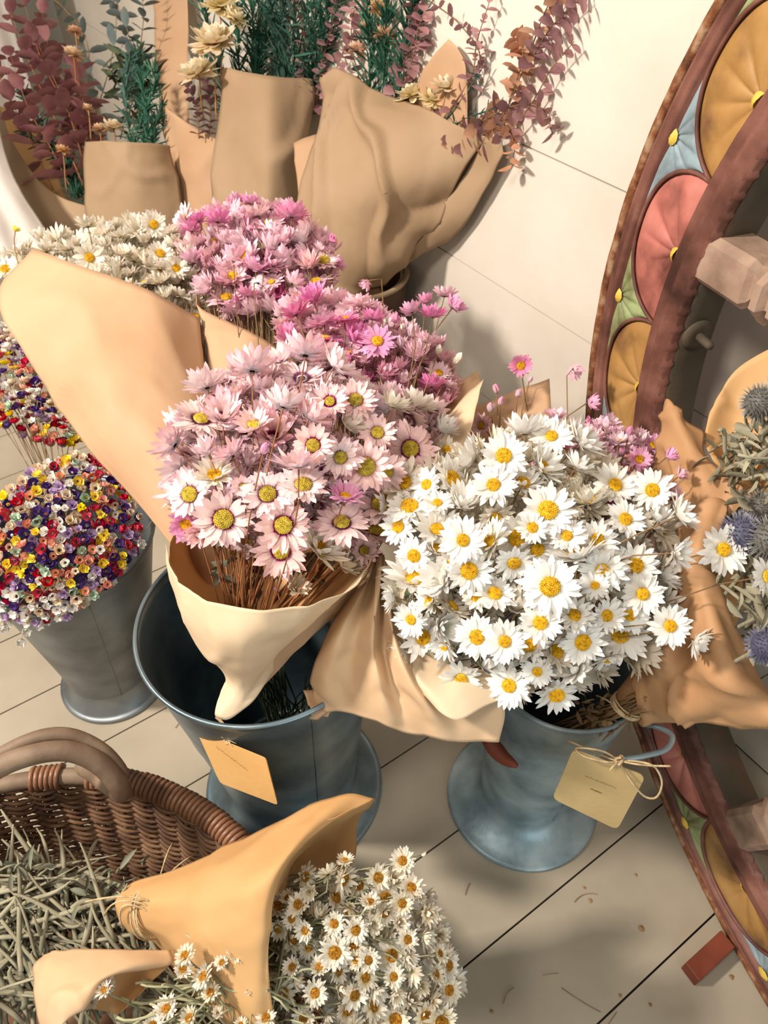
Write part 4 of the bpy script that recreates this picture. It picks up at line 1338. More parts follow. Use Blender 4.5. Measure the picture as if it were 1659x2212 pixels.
def tiny_bunch(label, poly, dep, root, seed, n_all, white_edge=None, size=31):
    b = thing('tiny_flower_bunch', label, 'dried flowers', root)
    r = random.Random(seed)
    pts = scatter(poly, 15.5, n_all, r)
    stuff = MB()
    sm = MB()
    for i, (x, y) in enumerate(pts):
        cx = noise.noise(Vector((x * .012, y * .012, seed)))
        w = list(TW)
        w[2] *= 2.2 if cx > .18 else 1
        w[4] *= 2.5 if cx < -.2 else 1
        w[1] *= 1.8 if -.05 < cx < .08 else 1
        c = r.choices(TC, w)[0]
        if white_edge and white_edge(x, y):
            c = r.choices(['white', 'lilac', 'cream'], [8, 1, 1])[0]
        d = dep(x, y) + r.uniform(-.008, .008)
        p = at(x, y, d)
        n = unit(unit(p - root) + tocam(p) * .5 + np.array([r.gauss(0, .3) for _ in range(3)]))
        s = size * d / F / 2 * r.uniform(.75, 1.2)
        R = rot_to(n, r.uniform(0, 6.28))
        k = r.randrange(2)
        if i < 100:
            o = bpy.data.objects.new(tiny_names[c], TINY_ME[c][k])
            col.objects.link(o)
            o.parent = b
            o.location = tuple(p - wloc(b))
            o.scale = (s, s, s)
            o.rotation_euler = Matrix(R.tolist()).to_euler()
        else:
            stuff.merge(TINY[c][k], R, p, s, mi=TC.index(c), du=r.random())
        if i % 4 == 0:
            tube(sm, stem_pts(p, n, root, r, 6), .0007, 3)
    for x, y in scatter(poly, 13, int(n_all * .8), r):
        d = dep(x, y) + .018 + r.uniform(0, .02)
        p = at(x, y, d)
        n = unit(unit(p - root) + np.array([r.gauss(0, .4) for _ in range(3)]))
        c = r.choices(TC, TW)[0]
        stuff.merge(TINY[c][0], rot_to(n, 0), p, size * d / F / 2, mi=TC.index(c), du=r.random())
    stuff.build('more_florets', [M['tiny'][c] for c in TC], b, stuff=True)
    sm.build('stems', M['stem'], b, stuff=True)
    return b


RB1 = B_RIM + np.array([.02, -.03, -.02])
bt1 = tiny_bunch('round bunch of tiny red, yellow and purple flowers, nearer one in the left bucket', [(-30, 1100), (20, 1060), (80, 1010), (150, 985), (230, 985), (262, 1040), (300, 1110), (300, 1180), (262, 1230), (240, 1260), (180, 1300), (150, 1330), (60, 1345), (0, 1330), (-40, 1300)],
                 dome(110, 1160, 220, 200, 1.13, .09), RB1, 71, 330, lambda x, y: y > 1285 + (x < 40) * 25)
mb = MB()
rr = random.Random(12)
for x, y in ((10, 1357), (58, 1362), (45, 1385), (84, 1350), (195, 1278), (120, 1318), (75, 1325), (15, 1345), (100, 1340)):
    p = at(x, y, 1.12)
    mb.merge(TINY['white'][1], rot_to(unit(UP * -.6 + tocam(p)), rr.uniform(0, 6)), p, .010)
    tube(mb, bez(p, p + UP * .02, at(x * .6 + 60, 1280, 1.12), at(x * .5 + 80, 1260, 1.13), 6), .0006, 4, uv=(0, 0))
p = at(334, 1115, 1.08)
mb.build('hanging_white_florets', M['tiny']['white'], bt1, stuff=True)
o = bpy.data.objects.new('red_floret', TINY_ME['red'][0])
col.objects.link(o)
o.parent = bt1
o.location = tuple(p - wloc(bt1))
o.scale = (.008,) * 3
o.rotation_euler = (.4, .6, 0)
mb = MB()
tube(mb, (bez(p, at(320, 1140, 1.08), at(305, 1160, 1.08), at(270, 1180, 1.09), 7) - p), .0006, 4)
so = mb.mesh('stem', M['stem'])
so = bpy.data.objects.new('stem', so)
col.objects.link(so)
so.parent = bt1
so.location = o.location
RB2 = B_RIM + np.array([-.02, .05, -.02])
bt2 = tiny_bunch('bunch of tiny mixed colour flowers behind, partly covered by the large tan paper', [(-40, 690), (0, 700), (60, 760), (110, 830), (170, 890), (195, 945), (150, 968), (100, 965), (60, 950), (20, 925), (-40, 930)],
                 dome(50, 850, 220, 200, 1.30, .08), RB2, 73, 170, size=29)

# ------------------------------------------------------------------ basket
BC = np.array([-.42, .15])
BRX, BRY, BH = .34, .325, .30


def bpt(q, z, k=1.0):
    s = .80 + .20 * (z / BH) ** .8 if z > 0 else .80
    w = 1 - .08 * (math.cos(2 * q) < -.2) * 0
    return np.array([BC[0] + BRX * s * k * math.cos(q), BC[1] + BRY * s * k * math.sin(q), z])


def basket():
    t = thing('wicker_basket', 'brown wicker basket with a bent wood handle on the floor at lower left', 'basket', (BC[0], BC[1], 0))
    ns = 60
    mb = MB()
    rows = 24
    for i in range(rows):
        z = .008 + (BH - .016) * i / (rows - 1)
        for strand in (0, 1):
            pts = []
            m = ns * 5
            for k in range(m):
                q = 2 * math.pi * k / m
                ph = ns / 2 * q + math.pi * (strand + i)
                w_ = noise.noise(Vector((q * 3, i * 1.7, strand * .2))) * .004
                pts.append(bpt(q, z + w_ + .0036 * math.cos(ph), 1 + .016 * math.sin(ph)))
            tube(mb, pts, .0026 + .0005 * ((i * 7 + strand) % 3), 5, closed=True)
    mb.build('woven_wall', M['wicker'], t)
    mb = MB()
    for k in range(ns):
        q = 2 * math.pi * (k + .5) / ns
        tube(mb, [bpt(q, z, 1.0) for z in np.linspace(.0, BH, 6)], .0030, 6)
    mb.build('stakes', M['wicker'], t, stuff=True)
    mb = MB()
    lathe(mb, [(.001, .004), (.8, .004), (.8, .012), (.001, .012)], (0, 0, 0), 64)
    mb.v = [(BC[0] + x * BRX, BC[1] + y * BRY, z) for x, y, z in mb.v]
    mb.build('base', M['wicker'], t)
    mb = MB()
    m = 160
    tube(mb, [bpt(2 * math.pi * k / m, BH + .004, 1.0) for k in range(m)], .0115, 10, closed=True)
    mb.build('rim', M['branch'], t)
    # wrapping coils around the rim
    mb = MB()
    T_ = 300
    r = random.Random(5)

    def coil(q0, q1, n, rad=.0034, R=.0142):
        n = int(n * 1.35)
        pts = []
        for k in range(n * 12 + 1):
            q = q0 + (q1 - q0) * k / (n * 12)
            a = 2 * math.pi * k / 12
            c = bpt(q, BH + .004)
            out = unit([math.cos(q), math.sin(q), 0])
            pts.append(c + (R + .0016 * noise.noise(Vector((k * .13, q, 0)))) * (out * math.cos(a) + np.array([0, 0, math.sin(a)])))
        tube(mb, pts, rad, 6)
    D = math.radians
    coil(D(38), D(87), 30)
    coil(D(93), D(100), 5)
    coil(D(107), D(113), 4)
    coil(D(-60), D(36), 60)
    coil(D(118), D(170), 32)
    mb.build('rim_wrapping', M['wicker_rim'], t)
    mb = MB()
    h0 = bpt(D(88), BH - .01)
    h1 = bpt(D(150), BH - .01)
    pts = crom([h0 + np.array([0, 0, -.04]), h0 + np.array([.0, .012, .02]), at(262, 1712, .935), at(222, 1655, .905), at(150, 1622, .89), at(60, 1632, .88), at(-30, 1675, .87), at(-110, 1760, .88), h1 + np.array([0, 0, -.03])], 50)
    tube(mb, pts, .0125, 12)
    tube(mb, [p + np.array([0, .016, .006 + .003 * math.sin(i * .4)]) for i, p in enumerate(pts[8:-8])], .008, 10)
    mb.build('handle', M['branch'], t)


basket()

# ------------------------------------------------------------------ bouquet lying in the basket
R11 = at(310, 1965, .90)
b11 = thing('ivory_strawflower_bouquet', 'large paper cone of small ivory strawflowers lying across the basket rim', 'bouquet', R11)
sheet('paper_wrap', [
    [(255, 1935, .93), (300, 1905, .92), (400, 1868, .90), (520, 1815, .89), (640, 1758, .875), (745, 1716, .865), (810, 1726, .87)],
    [(250, 1950, .92), (292, 1925, .90), (395, 1900, .87), (500, 1865, .84), (600, 1822, .83), (670, 1785, .83), (715, 1775, .845)],
    [(252, 1972, .915), (290, 1955, .885), (385, 1945, .85), (475, 1930, .81), (550, 1900, .79), (605, 1870, .79), (635, 1845, .81)],
    [(262, 1995, .915), (300, 1985, .885), (380, 1985, .85), (460, 1990, .81), (525, 1975, .785), (570, 1955, .78), (594, 1925, .79)],
    [(285, 2015, .92), (325, 2015, .89), (380, 2025, .86), (445, 2045, .82), (510, 2050, .795), (560, 2045, .785), (580, 2020, .79)],
    [(318, 2035, .93), (345, 2045, .91), (385, 2080, .88), (440, 2120, .85), (500, 2150, .82), (550, 2170, .80), (583, 2130, .795)],
    [(330, 2045, .94), (350, 2060, .93), (390, 2110, .91), (440, 2170, .88), (500, 2220, .85), (560, 2250, .83), (600, 2235, .82)]],
    M['kraft_orange'], b11, 50, 50, .003, 7)
sheet('paper_wrap', [
    [(810, 1726, .872), (790, 1745, .89), (765, 1775, .92)],
    [(700, 1770, .84), (735, 1800, .91), (765, 1850, .95)],
    [(612, 1850, .815), (665, 1860, .91), (720, 1900, .96)],
    [(580, 1925, .795), (620, 1950, .90), (660, 1990, .95)]],
    M['kraft_orange'], b11, 20, 16, .003, 8)
twine_wrap(b11, at(322, 1968, .905), at(560, 1930, .86) - at(300, 1965, .92), .030, 4, seed=8)
mb = MB()
for k in range(3):
    a = at(330, 1950 + 12 * k, .875)
    tube(mb, bez(a, at(290, 1930 + 10 * k, .87), at(240, 1935, .87), at(185 + 40 * k, 1948 + 30 * k, .88), 10), .0011, 5)
mb.build('twine_tail', M['twine'], b11)
dep11 = dome(800, 2050, 260, 260, .90, .09)
ex11 = [(870, 1860, 66, .1, .2, 1), (888, 1918, 70, .3, .3, .6, 'cup'), (905, 1935, 54, 1, .2, .3, 'cup'), (910, 1848, 34, 1, .4, .3, 'bud'), (630, 1985, 54, -.1, .1, 1), (722, 1995, 60, .1, 0, 1), (660, 2010, 60, -.4, -.2, .7, 'cup'), (680, 2145, 66, .1, 0, 1), (745, 1860, 50, 0, .8, .3, 'cup'),
        (622, 1940, 46, -.3, .6, .4, 'cup'), (632, 2090, 56, -.4, .2, .6, 'cup'), (796, 2074, 62, .2, -.1, .9), (850, 2110, 60, .2, 0, 1), (880, 2030, 60, .4, .1, .9), (940, 2105, 56, .8, .1, .5, 'cup'), (770, 2075, 54, -.2, .2, .7, 'cup'), (690, 2090, 56, 0, .5, .6, 'cup'),
        (950, 2060, 50, .7, .3, .5), (800, 1950, 60, 0, .8, .3, 'cup'), (655, 2200, 60, -.1, -.2, 1)]
bouquet_flowers(b11, 'ivory_strawflower', 'straw', [(600, 1900), (680, 1890), (800, 1880), (860, 1880), (920, 1930), (960, 2050), (985, 2120), (950, 2230), (600, 2240), (590, 2100), (600, 2000)],
                dep11, R11 + np.array([.06, .01, .0]), 78, 74, 33, 81, ex11, ('open', 'cup', 'cup', 'half', 'cup'), inner=130, inner_sty='straw', stem_mat=M['stem_pale'], stem_r=.0011, outw=.9, camw=.4, rnd=.6, inner_depth=.035, jitter=.022)
r = random.Random(19)
for x, y, s, st in ((400, 2065, 60, 'cup'), (440, 2110, 66, 'open'), (395, 2095, 54, 'cup'), (510, 2060, 56, 'cup'), (480, 2080, 44, 'cup'), (455, 2145, 56, 'cup'), (360, 2180, 66, 'cup'), (410, 2200, 60, 'cup'), (470, 2190, 44, 'half'), (575, 2200, 60, 'cup'), (330, 2215, 60, 'open'), (225, 2140, 50, 'cup'), (180, 2180, 40, 'half'), (520, 2215, 40, 'cup'), (540, 2140, 40, 'half')):
    p = at(x, y, .80)
    n = unit(tocam(p) * .7 + UP * .5 + RT * r.gauss(0, .5))
    add_flower(b11, 'ivory_strawflower', 'straw', p, n, s * .80 / F / 2, st, r, at(x + r.uniform(60, 120), y + r.uniform(30, 110), .86), M['stem_pale'], stem_r=.0013)
mbs = MB()
for k in range(60):
    x, y = r.uniform(560, 900), r.uniform(1880, 2200)
    p = at(x, y, dep11(x, y) + .02)
    q = at(560 + r.uniform(-40, 40), 1990 + r.uniform(-70, 120), .90)
    tube(mbs, bez(p, p + np.array([-.01, 0, -.01]), (p + q) / 2 + np.array([r.gauss(0, .015), r.gauss(0, .015), .01]), q, 9), r.uniform(.0008, .0014), 5)
for k in range(60):
    x, y = r.uniform(300, 640), r.uniform(2090, 2230)
    p = at(x, y, r.uniform(.80, .88))
    d = unit([r.gauss(0, 1), r.gauss(0, .5), r.gauss(0, .4)]) * .045
    s = unit([r.gauss(0, 1), r.gauss(0, 1), r.gauss(0, .5)]) * .02
    tube(mbs, bez(p - d, p - d * .3 + s, p + d * .3 - s, p + d, 10), r.uniform(.0009, .0016), 5)
for pl in ([(810, 2035), (850, 2085), (905, 2080), (985, 2060)], [(560, 2070), (600, 2060), (615, 2110), (600, 2200)], [(500, 2080), (540, 2120), (590, 2100), (620, 2090)]):
    pass
mbs.build('stems', M['stem_pale'], b11, stuff=True)
# dry grey herb stems filling the basket at the tied ends
hb = thing('dried_herb_bundle', 'tangled bundle of dry grey green herb stems lying in the basket', 'dried herbs', at(120, 2000, 1.0))
mbs = MB()
for k in range(330):
    x, y = r.uniform(-60, 330), r.uniform(1870, 2160)
    if x > 150 and y < 1900 + (x - 150) * .1:
        continue
    d0 = .93 + .00012 * (2000 - y) + r.uniform(-.02, .05)
    p = at(x, y, d0)
    base = unit(at(300, 1990, .93) - at(40, 2010, .95)) if r.random() < .6 else unit(at(160, 1880, .95) - at(220, 2100, .93))
    d = (base + np.array([r.gauss(0, .35), r.gauss(0, .35), r.gauss(0, .12)])) * r.uniform(.03, .075)
    s = unit([r.gauss(0, 1), r.gauss(0, 1), r.gauss(0, .6)]) * .016
    tube(mbs, bez(p - d, p - d * .4 + s, p + d * .4 - s, p + d, 10), np.array([1, 1, 1, 1, 1, .95, .9, .8, .6, .3]) * r.uniform(.0016, .0038), 6)
mbs.build('stems', M['herb'], hb, stuff=True)
mbl = MB()
for k in range(170):
    x, y = r.uniform(-40, 330), r.uniform(1860, 2150)
    p = at(x, y, .93 + r.uniform(-.02, .03))
    leaf_mb(mbl, p, [r.gauss(0, 1), r.gauss(0, 1), r.gauss(0, .6)], unit([r.gauss(0, 1), r.gauss(0, 1), 1]), r.uniform(.012, .03), r.uniform(.004, .008), fold=.6)
mbl.build('curled_leaves', M['leaf_grey'], hb, stuff=True)

R12 = at(85, 2110, .84)
b12 = thing('small_strawflower_cone', 'small folded paper cone with a few ivory strawflowers at the bottom left of the basket', 'bouquet', R12)
sheet('paper_wrap', [
    [(95, 2062, .87), (150, 2052, .85), (220, 2053, .84), (300, 2056, .84), (368, 2053, .85)],
    [(72, 2085, .86), (130, 2085, .83), (210, 2085, .82), (290, 2080, .82), (366, 2084, .84)],
    [(72, 2120, .85), (120, 2130, .81), (170, 2130, .80), (215, 2118, .80), (240, 2105, .82)],
    [(82, 2160, .84), (110, 2170, .80), (140, 2170, .79), (180, 2170, .79), (206, 2150, .80)],
    [(95, 2225, .83), (110, 2225, .80), (125, 2220, .79), (140, 2210, .79), (150, 2200, .80)]],
    M['kraft_light'], b12, 30, 30, .003, 10)
sheet('paper_wrap', [
    [(366, 2085, .845), (300, 2095, .88), (240, 2108, .87)], [(330, 2120, .86), (280, 2140, .88), (215, 2140, .86)], [(260, 2180, .86), (240, 2190, .87), (200, 2180, .85)]], M['kraft_orange'], b12, 16, 16, .003, 8)
for x, y, s, st in ((228, 2130, 54, 'cup'), (195, 2165, 44, 'half')):
    p = at(x, y, .83)
    add_flower(b12, 'ivory_strawflower', 'straw', p, unit(tocam(p) + RT * .5), s * .83 / F / 2, st, r, R12 + np.array([.05, 0, 0]), M['stem_pale'], stem_r=.0012)


# ------------------------------------------------------------------ price tags
def card(label, pts, d, mat, holes, cat='price tag', lean=0):
    """pts: outline (px, py, dist)"""
    P = [at(*p) for p in pts]
    c = sum(P) / len(P)
    t = thing('price_tag', label, cat, c)
    nn = unit(np.cross(P[1] - P[0], P[2] - P[0]))
    # flatten into the plane
    n0 = nn
    P = [p - n0 * ((p - c) @ n0) for p in P]
    k = len(P)
    th = .0006
    mb = MB()
    mb.add([p + n0 * th for p in P] + [p - n0 * th for p in P], [tuple(range(k)), tuple(range(2 * k - 1, k - 1, -1))] + [(i, i + k, (i + 1) % k + k, (i + 1) % k) for i in range(k)])
    mb.build('card', mat, t, smooth=False)
    return t, c, n0


def rounded(P, k=.12, n=4):
    out = []
    m = len(P)
    for i in range(m):
        a, b, c = np.array(P[i - 1], float), np.array(P[i], float), np.array(P[(i + 1) % m], float)
        p0, p1 = b + (a - b) * k, b + (c - b) * k
        for s in np.linspace(0, 1, n):
            out.append(tuple((1 - s) ** 2 * p0 + 2 * s * (1 - s) * b + s * s * p1))
    return out


tA, cA, nA = card('orange kraft tag with clipped corners tied to the rim of the wide bucket', rounded([(424, 1576, .965), (572, 1640, .90), (603, 1736, .93), (476, 1691, .985)], .05, 3) , .9, M['card'], None)
tC, cC, nC = card('square kraft card with rounded corners tied with a bow to the weathered bucket', rounded([(1238, 1612, .905), (1394, 1670, .91), (1334, 1806, .97), (1193, 1722, .965)], .10, 5), .9, M['card_grey'], None)


def scrawl(t, c, n, u0, u1, lines, amp, seed):
    amp *= 1.7
    r = random.Random(seed)
    s = 1 if (CAM - c) @ n > 0 else -1
    for a, b in lines:
        mb = MB()
        pts = []
        for k in range(34):
            q = k / 33
            p = np.asarray(a) * (1 - q) + np.asarray(b) * q
            p = p + u1 * amp * math.sin(k * 1.9 + r.random()) * (.4 + .6 * r.random())
            p = p - n * ((p - c) @ n) + n * s * .0007
            pts.append(p)
        tube(mb, pts, .00028, 4)
        mb.build('handwriting', M['ink'], t)


scrawl(tC, cC, nC, None, unit(at(1290, 1650, .93) - at(1290, 1690, .93)), [(at(1262, 1668, .93), at(1330, 1700, .93)), (at(1275, 1700, .94), at(1300, 1712, .94))], .0018, 1)
scrawl(tA, cA, nA, None, unit(at(520, 1630, .94) - at(520, 1660, .94)), [(at(462, 1618, .95), at(545, 1655, .94))], .0012, 2)
# string of the rim tag
mb = MB()
for k in range(3):
    tube(mb, crom([at(466 + 3 * k, 1550, .965), at(478 + 2 * k, 1562, .958), at(486 + 3 * k, 1582, .945), at(492 - 2 * k, 1608, .935)], 14), .0012, 5)
tube(mb, [at(492, 1596, .937) + .0045 * (RT * math.cos(q) + UP * math.sin(q)) for q in np.linspace(0, 12, 30)], .0012, 5)
for dx, dy in ((18, 8), (-14, -6), (14, -10), (10, 14)):
    tube(mb, [at(492, 1598, .935), at(492 + dx, 1598 + dy, .93)], .0005, 4)
mb.build('string', M['twine'], tA)
# bow on the square card
mb = MB()
K0 = at(1338, 1643, .905)


def loop(pts, r_=.0013):
    tube(mb, crom([at(*p) for p in pts], 30), r_, 6)


loop([(1338, 1643, .905), (1300, 1622, .90), (1245, 1616, .90), (1262, 1634, .895), (1310, 1646, .895), (1338, 1646, .90)])
loop([(1338, 1643, .905), (1370, 1644, .90), (1412, 1655, .895), (1430, 1690, .905), (1418, 1722, .915), (1392, 1720, .915), (1365, 1690, .905), (1338, 1648, .90)])
loop([(1338, 1643, .905), (1370, 1650, .89), (1410, 1654, .89), (1449, 1655, .89)])
loop([(1338, 1643, .90), (1325, 1655, .89), (1318, 1664, .89)])
loop([(1338, 1646, .90), (1300, 1632, .93), (1250, 1610, .945), (1225, 1600, .96)])
loop([(1338, 1640, .90), (1342, 1632, .905), (1345, 1640, .90), (1336, 1652, .895), (1330, 1640, .90), (1342, 1636, .895)], .0018)
mb.build('string_bow', M['twine'], tC)


# ------------------------------------------------------------------ back row of kraft bouquets with eucalyptus and pine
def euca(bq, name, pts, mat, n, L, seed, pair=True, round_=.75, stem_r=.0016, flatter=0):
    r = random.Random(seed)
    P = crom([at(*p) for p in pts], 26)
    mb = MB()
    tube(mb, P, np.linspace(stem_r, stem_r * .4, 26), 5)
    br = mb.build(name, M['stem_rust'] if mat is M['euca_red'] else M['stem'], bq)
    mb = MB()
    for k in range(n):
        s = 25 * (k + .7) / n
        i = min(int(s), 24)
        p = P[i] + (P[i + 1] - P[i]) * (s - i)
        d = unit(P[min(i + 1, 25)] - P[i])
        u, v, w = frame(d)
        a0 = (k % 2) * math.pi / 2 + r.uniform(-.4, .4)
        for sg in (0, math.pi):
            a = a0 + sg
            side = u * math.cos(a) + v * math.sin(a)
            dr = unit(side + d * r.uniform(.1, .6))
            leaf_mb(mb, p, dr, unit(d + side * -.4), L * r.uniform(.7, 1.15) * (1 - .35 * k / n), L * round_ * r.uniform(.8, 1.1) * (1 - .3 * k / n), fold=.12)
    o = mb.build('leaves', mat, bq)
    base = wloc(bq)
    o.parent = br
    return br


def pine(bq, name, pts, mat, n, L, seed, w=.0022):
    r = random.Random(seed)
    P = crom([at(*p) for p in pts], 20)
    mb = MB()
    tube(mb, P, .0012, 4)
    for k in range(n):
        s = 18.9 * r.random()
        i = int(s)
        p = P[i] + (P[i + 1] - P[i]) * (s - i)
        d = unit(P[i + 1] - P[i])
        dr = unit(d * .9 + np.array([r.gauss(0, .55), r.gauss(0, .55), r.gauss(0, .45)]))
        leaf_mb(mb, p, dr, unit([r.gauss(0, 1), r.gauss(0, 1), r.gauss(0, 1)]), L * r.uniform(.6, 1.2), w, fold=.1)
    return mb.build(name, mat, bq)


SOLA = []
for s in range(2):
    mb_ = MB()
    petals(mb_, [(13, .05, .95, .42, -14, 14, 0), (13, .05, .92, .42, 6, 20, 0), (12, .05, .84, .4, 24, 20, 0), (11, .05, .7, .36, 42, 26, 0), (9, .04, .55, .32, 58, 25, 0), (7, .03, .36, .28, 74, 25, 0)], 5 + s)
    SOLA.append(mb_)
SOLA_ME = [m_.mesh('sola_flower', M['cream']) for m_ in SOLA]
HUSK_ME = [m_.mesh('husk_flower', M['peach_husk']) for m_ in SOLA]


def sola(bq, name, x, y, dpx, d, n, me, seed, stem_to=None):
    r = random.Random(seed)
    p = at(x, y, d)
    o = bpy.data.objects.new(name, me[seed % 2])
    col.objects.link(o)
    o.parent = bq
    s = dpx * d / F / 2
    o.location = tuple(p - wloc(bq))
    o.scale = (s, s, s)
    R = rot_to(unit(n), r.uniform(0, 6))
    o.rotation_euler = Matrix(R.tolist()).to_euler()
    if stem_to is not None:
        q = at(*stem_to)
        mb = MB()
        tube(mb, ((bez(p, p + (q - p) * .3 + RT * .004, p + (q - p) * .7 - RT * .004, q, 7) - p) @ R) / s, .0016 / s, 5)
        so = bpy.data.objects.new('stem', mb.mesh('stem', M['peach_husk']))
        col.objects.link(so)
        so.parent = o


# right kraft bouquet (standing in the dark pot)
RP3 = at(800, 640, 1.58)
p3 = thing('eucalyptus_bouquet', 'large crumpled brown kraft bouquet with rust eucalyptus against the boarded wall', 'bouquet', RP3)
sheet('paper_wrap', [
    [(718, 157, 1.50), (790, 185, 1.43), (870, 215, 1.38), (960, 255, 1.35), (1052, 296, 1.33)],
    [(690, 225, 1.50), (770, 240, 1.42), (860, 275, 1.36), (950, 305, 1.34), (1025, 335, 1.34)],
    [(668, 330, 1.51), (750, 350, 1.43), (840, 370, 1.37), (925, 385, 1.36), (980, 400, 1.37)],
    [(650, 440, 1.53), (730, 450, 1.45), (800, 460, 1.42), (880, 465, 1.42), (935, 470, 1.44)],
    [(672, 540, 1.55), (730, 555, 1.50), (790, 560, 1.48), (850, 555, 1.49), (885, 535, 1.51)],
    [(715, 650, 1.57), (740, 640, 1.55), (770, 630, 1.55), (795, 615, 1.56), (815, 600, 1.58)]],
    M['kraft_brown'], p3, 60, 60, .020, 6)
sheet('paper_wrap', [
    [(1052, 296, 1.335), (1080, 300, 1.335), (1092, 330, 1.33)], [(1000, 380, 1.36), (1030, 400, 1.36), (1050, 410, 1.35)], [(900, 530, 1.47), (930, 520, 1.46), (985, 505, 1.44)], [(815, 600, 1.58), (850, 590, 1.56), (880, 560, 1.54)]],
    M['kraft_brown'], p3, 20, 12, .004, 8)
sheet('paper_wrap', [[(968, 85, 1.46), (975, 90, 1.46), (985, 100, 1.46)], [(935, 125, 1.46), (970, 130, 1.46), (1003, 135, 1.45)], [(905, 175, 1.46), (960, 200, 1.46), (1010, 190, 1.44)], [(880, 260, 1.47), (950, 280, 1.46), (1010, 290, 1.43)]], M['kraft_tan'], p3, 14, 14, .004, 8)
sheet('paper_wrap', [[(635, 310, 1.58), (655, 300, 1.57), (685, 290, 1.56)], [(640, 370, 1.58), (655, 370, 1.57), (680, 370, 1.56)], [(650, 450, 1.58), (660, 450, 1.57), (680, 450, 1.56)]], M['kraft_tan'], p3, 10, 10, .003, 8)
for x, y, s, d, nx, ny, nc in ((890, 205, 82, 1.37, -.3, .8, .5), (965, 190, 76, 1.38, .1, .9, .5), (935, 215, 70, 1.36, .2, .7, .7)):
    sola(p3, 'cream_wood_flower', x, y, s, d, UP * ny + RT * nx - FWD * nc, SOLA_ME, x, (x - 40, y + 170, 1.42))
for i, pl in enumerate(([(900, 330, 1.42), (1010, 180, 1.36), (1030, 90, 1.34), (1062, -10, 1.32)], [(905, 330, 1.44), (1030, 160, 1.38), (1000, 60, 1.4), (880, -30, 1.42)])):
    euca(p3, 'eucalyptus_branch', pl, M['euca_mauve'], 13, .027, 5 + i, round_=.5)
for i, pl in enumerate(([(960, 330, 1.36), (1070, 270, 1.25), (1130, 150, 1.2), (1180, 20, 1.17), (1215, -20, 1.16)], [(980, 330, 1.36), (1090, 290, 1.24), (1150, 220, 1.2), (1190, 150, 1.18), (1240, 90, 1.17)], [(960, 320, 1.36), (1060, 260, 1.27), (1110, 300, 1.24), (1105, 360, 1.24)],
                        [(960, 320, 1.36), (1080, 240, 1.27), (1165, 230, 1.22), (1195, 290, 1.21)], [(1100, 220, 1.22), (1130, 120, 1.2), (1110, 80, 1.2)], [(1140, 140, 1.2), (1190, 60, 1.18), (1260, -10, 1.16)])):
    euca(p3, 'rust_eucalyptus_branch', pl, (M['euca_rust'], M['euca_mauve'])[i % 2] if i != 2 else M['euca_rust'], 12, .034, 15 + i, round_=.62)
for i, pl in enumerate(([(900, 300, 1.40), (980, 240, 1.34), (1040, 150, 1.32)], [(920, 310, 1.38), (1000, 260, 1.33), (1080, 230, 1.3)], [(930, 300, 1.38), (1010, 270, 1.33), (1060, 270, 1.3)])):
    pine(p3, 'pine_sprig', pl, M['leaf_spruce'], 60, .02, 25 + i)
for i, pl in enumerate(([(820, 300, 1.55), (830, 130, 1.5), (835, -30, 1.46)], [(790, 300, 1.55), (800, 120, 1.52), (790, -30, 1.5)], [(850, 300, 1.52), (870, 130, 1.48), (900, -30, 1.45)])):
    pine(p3, 'pine_branch', pl, M['leaf_pine'], 200, .05, 35 + i, .004)
for x, y, s in ((822, 18, 50), (830, 78, 55), (772, 110, 48), (790, 60, 40)):
    sola(p3, 'peach_husk_flower', x, y, s, 1.42, UP + RT * .3, HUSK_ME, x)
for i, pl in enumerate(([(830, 250, 1.5), (880, 120, 1.45), (920, 20, 1.42)], [(800, 250, 1.5), (760, 100, 1.5), (770, -20, 1.5)], [(850, 250, 1.46), (900, 90, 1.44), (890, 0, 1.43)])):
    euca(p3, 'eucalyptus_branch', pl, M['euca_mauve'], 12, .035, 45 + i)

# middle kraft bouquet
RP2 = at(560, 620, 1.80)
p2 = thing('pine_bouquet', 'tall brown kraft bouquet of dark pine and cream wood flowers in the middle back', 'bouquet', RP2)
sheet('paper_wrap', [
    [(487, 150, 1.66), (530, 155, 1.60), (580, 162, 1.58), (630, 168, 1.60), (672, 170, 1.66)],
    [(474, 260, 1.67), (525, 265, 1.61), (580, 270, 1.58), (625, 275, 1.61), (660, 270, 1.66)],
    [(470, 330, 1.69), (520, 350, 1.63), (575, 360, 1.60), (620, 370, 1.62), (645, 370, 1.67)],
    [(455, 470, 1.72), (510, 480, 1.67), (565, 485, 1.65), (615, 485, 1.67), (655, 470, 1.71)],
    [(470, 570, 1.77), (520, 580, 1.73), (565, 580, 1.72), (610, 580, 1.73), (645, 570, 1.76)]],
    M['kraft_brown'], p2, 36, 32, .012, 5)
sheet('paper_wrap', [
    [(345, 222, 1.80), (375, 245, 1.76), (420, 275, 1.74), (475, 305, 1.72)],
    [(362, 310, 1.81), (395, 320, 1.77), (430, 340, 1.75), (475, 350, 1.74)],
    [(385, 400, 1.82), (410, 410, 1.79), (440, 420, 1.77), (470, 420, 1.76)],
    [(405, 480, 1.84), (430, 490, 1.80), (455, 500, 1.80), (480, 500, 1.80)],
    [(440, 560, 1.86), (455, 570, 1.83), (470, 570, 1.83), (485, 570, 1.83)]],
    M['kraft_tan'], p2, 26, 20, .006, 6)
sheet('paper_wrap', [[(335, -30, 2.05), (370, -30, 2.0), (405, -30, 1.98)], [(335, 100, 1.98), (370, 100, 1.95), (408, 100, 1.93)], [(350, 240, 1.92), (380, 250, 1.9), (410, 280, 1.88)]], M['kraft_tan'], p2, 14, 14, .005, 6)
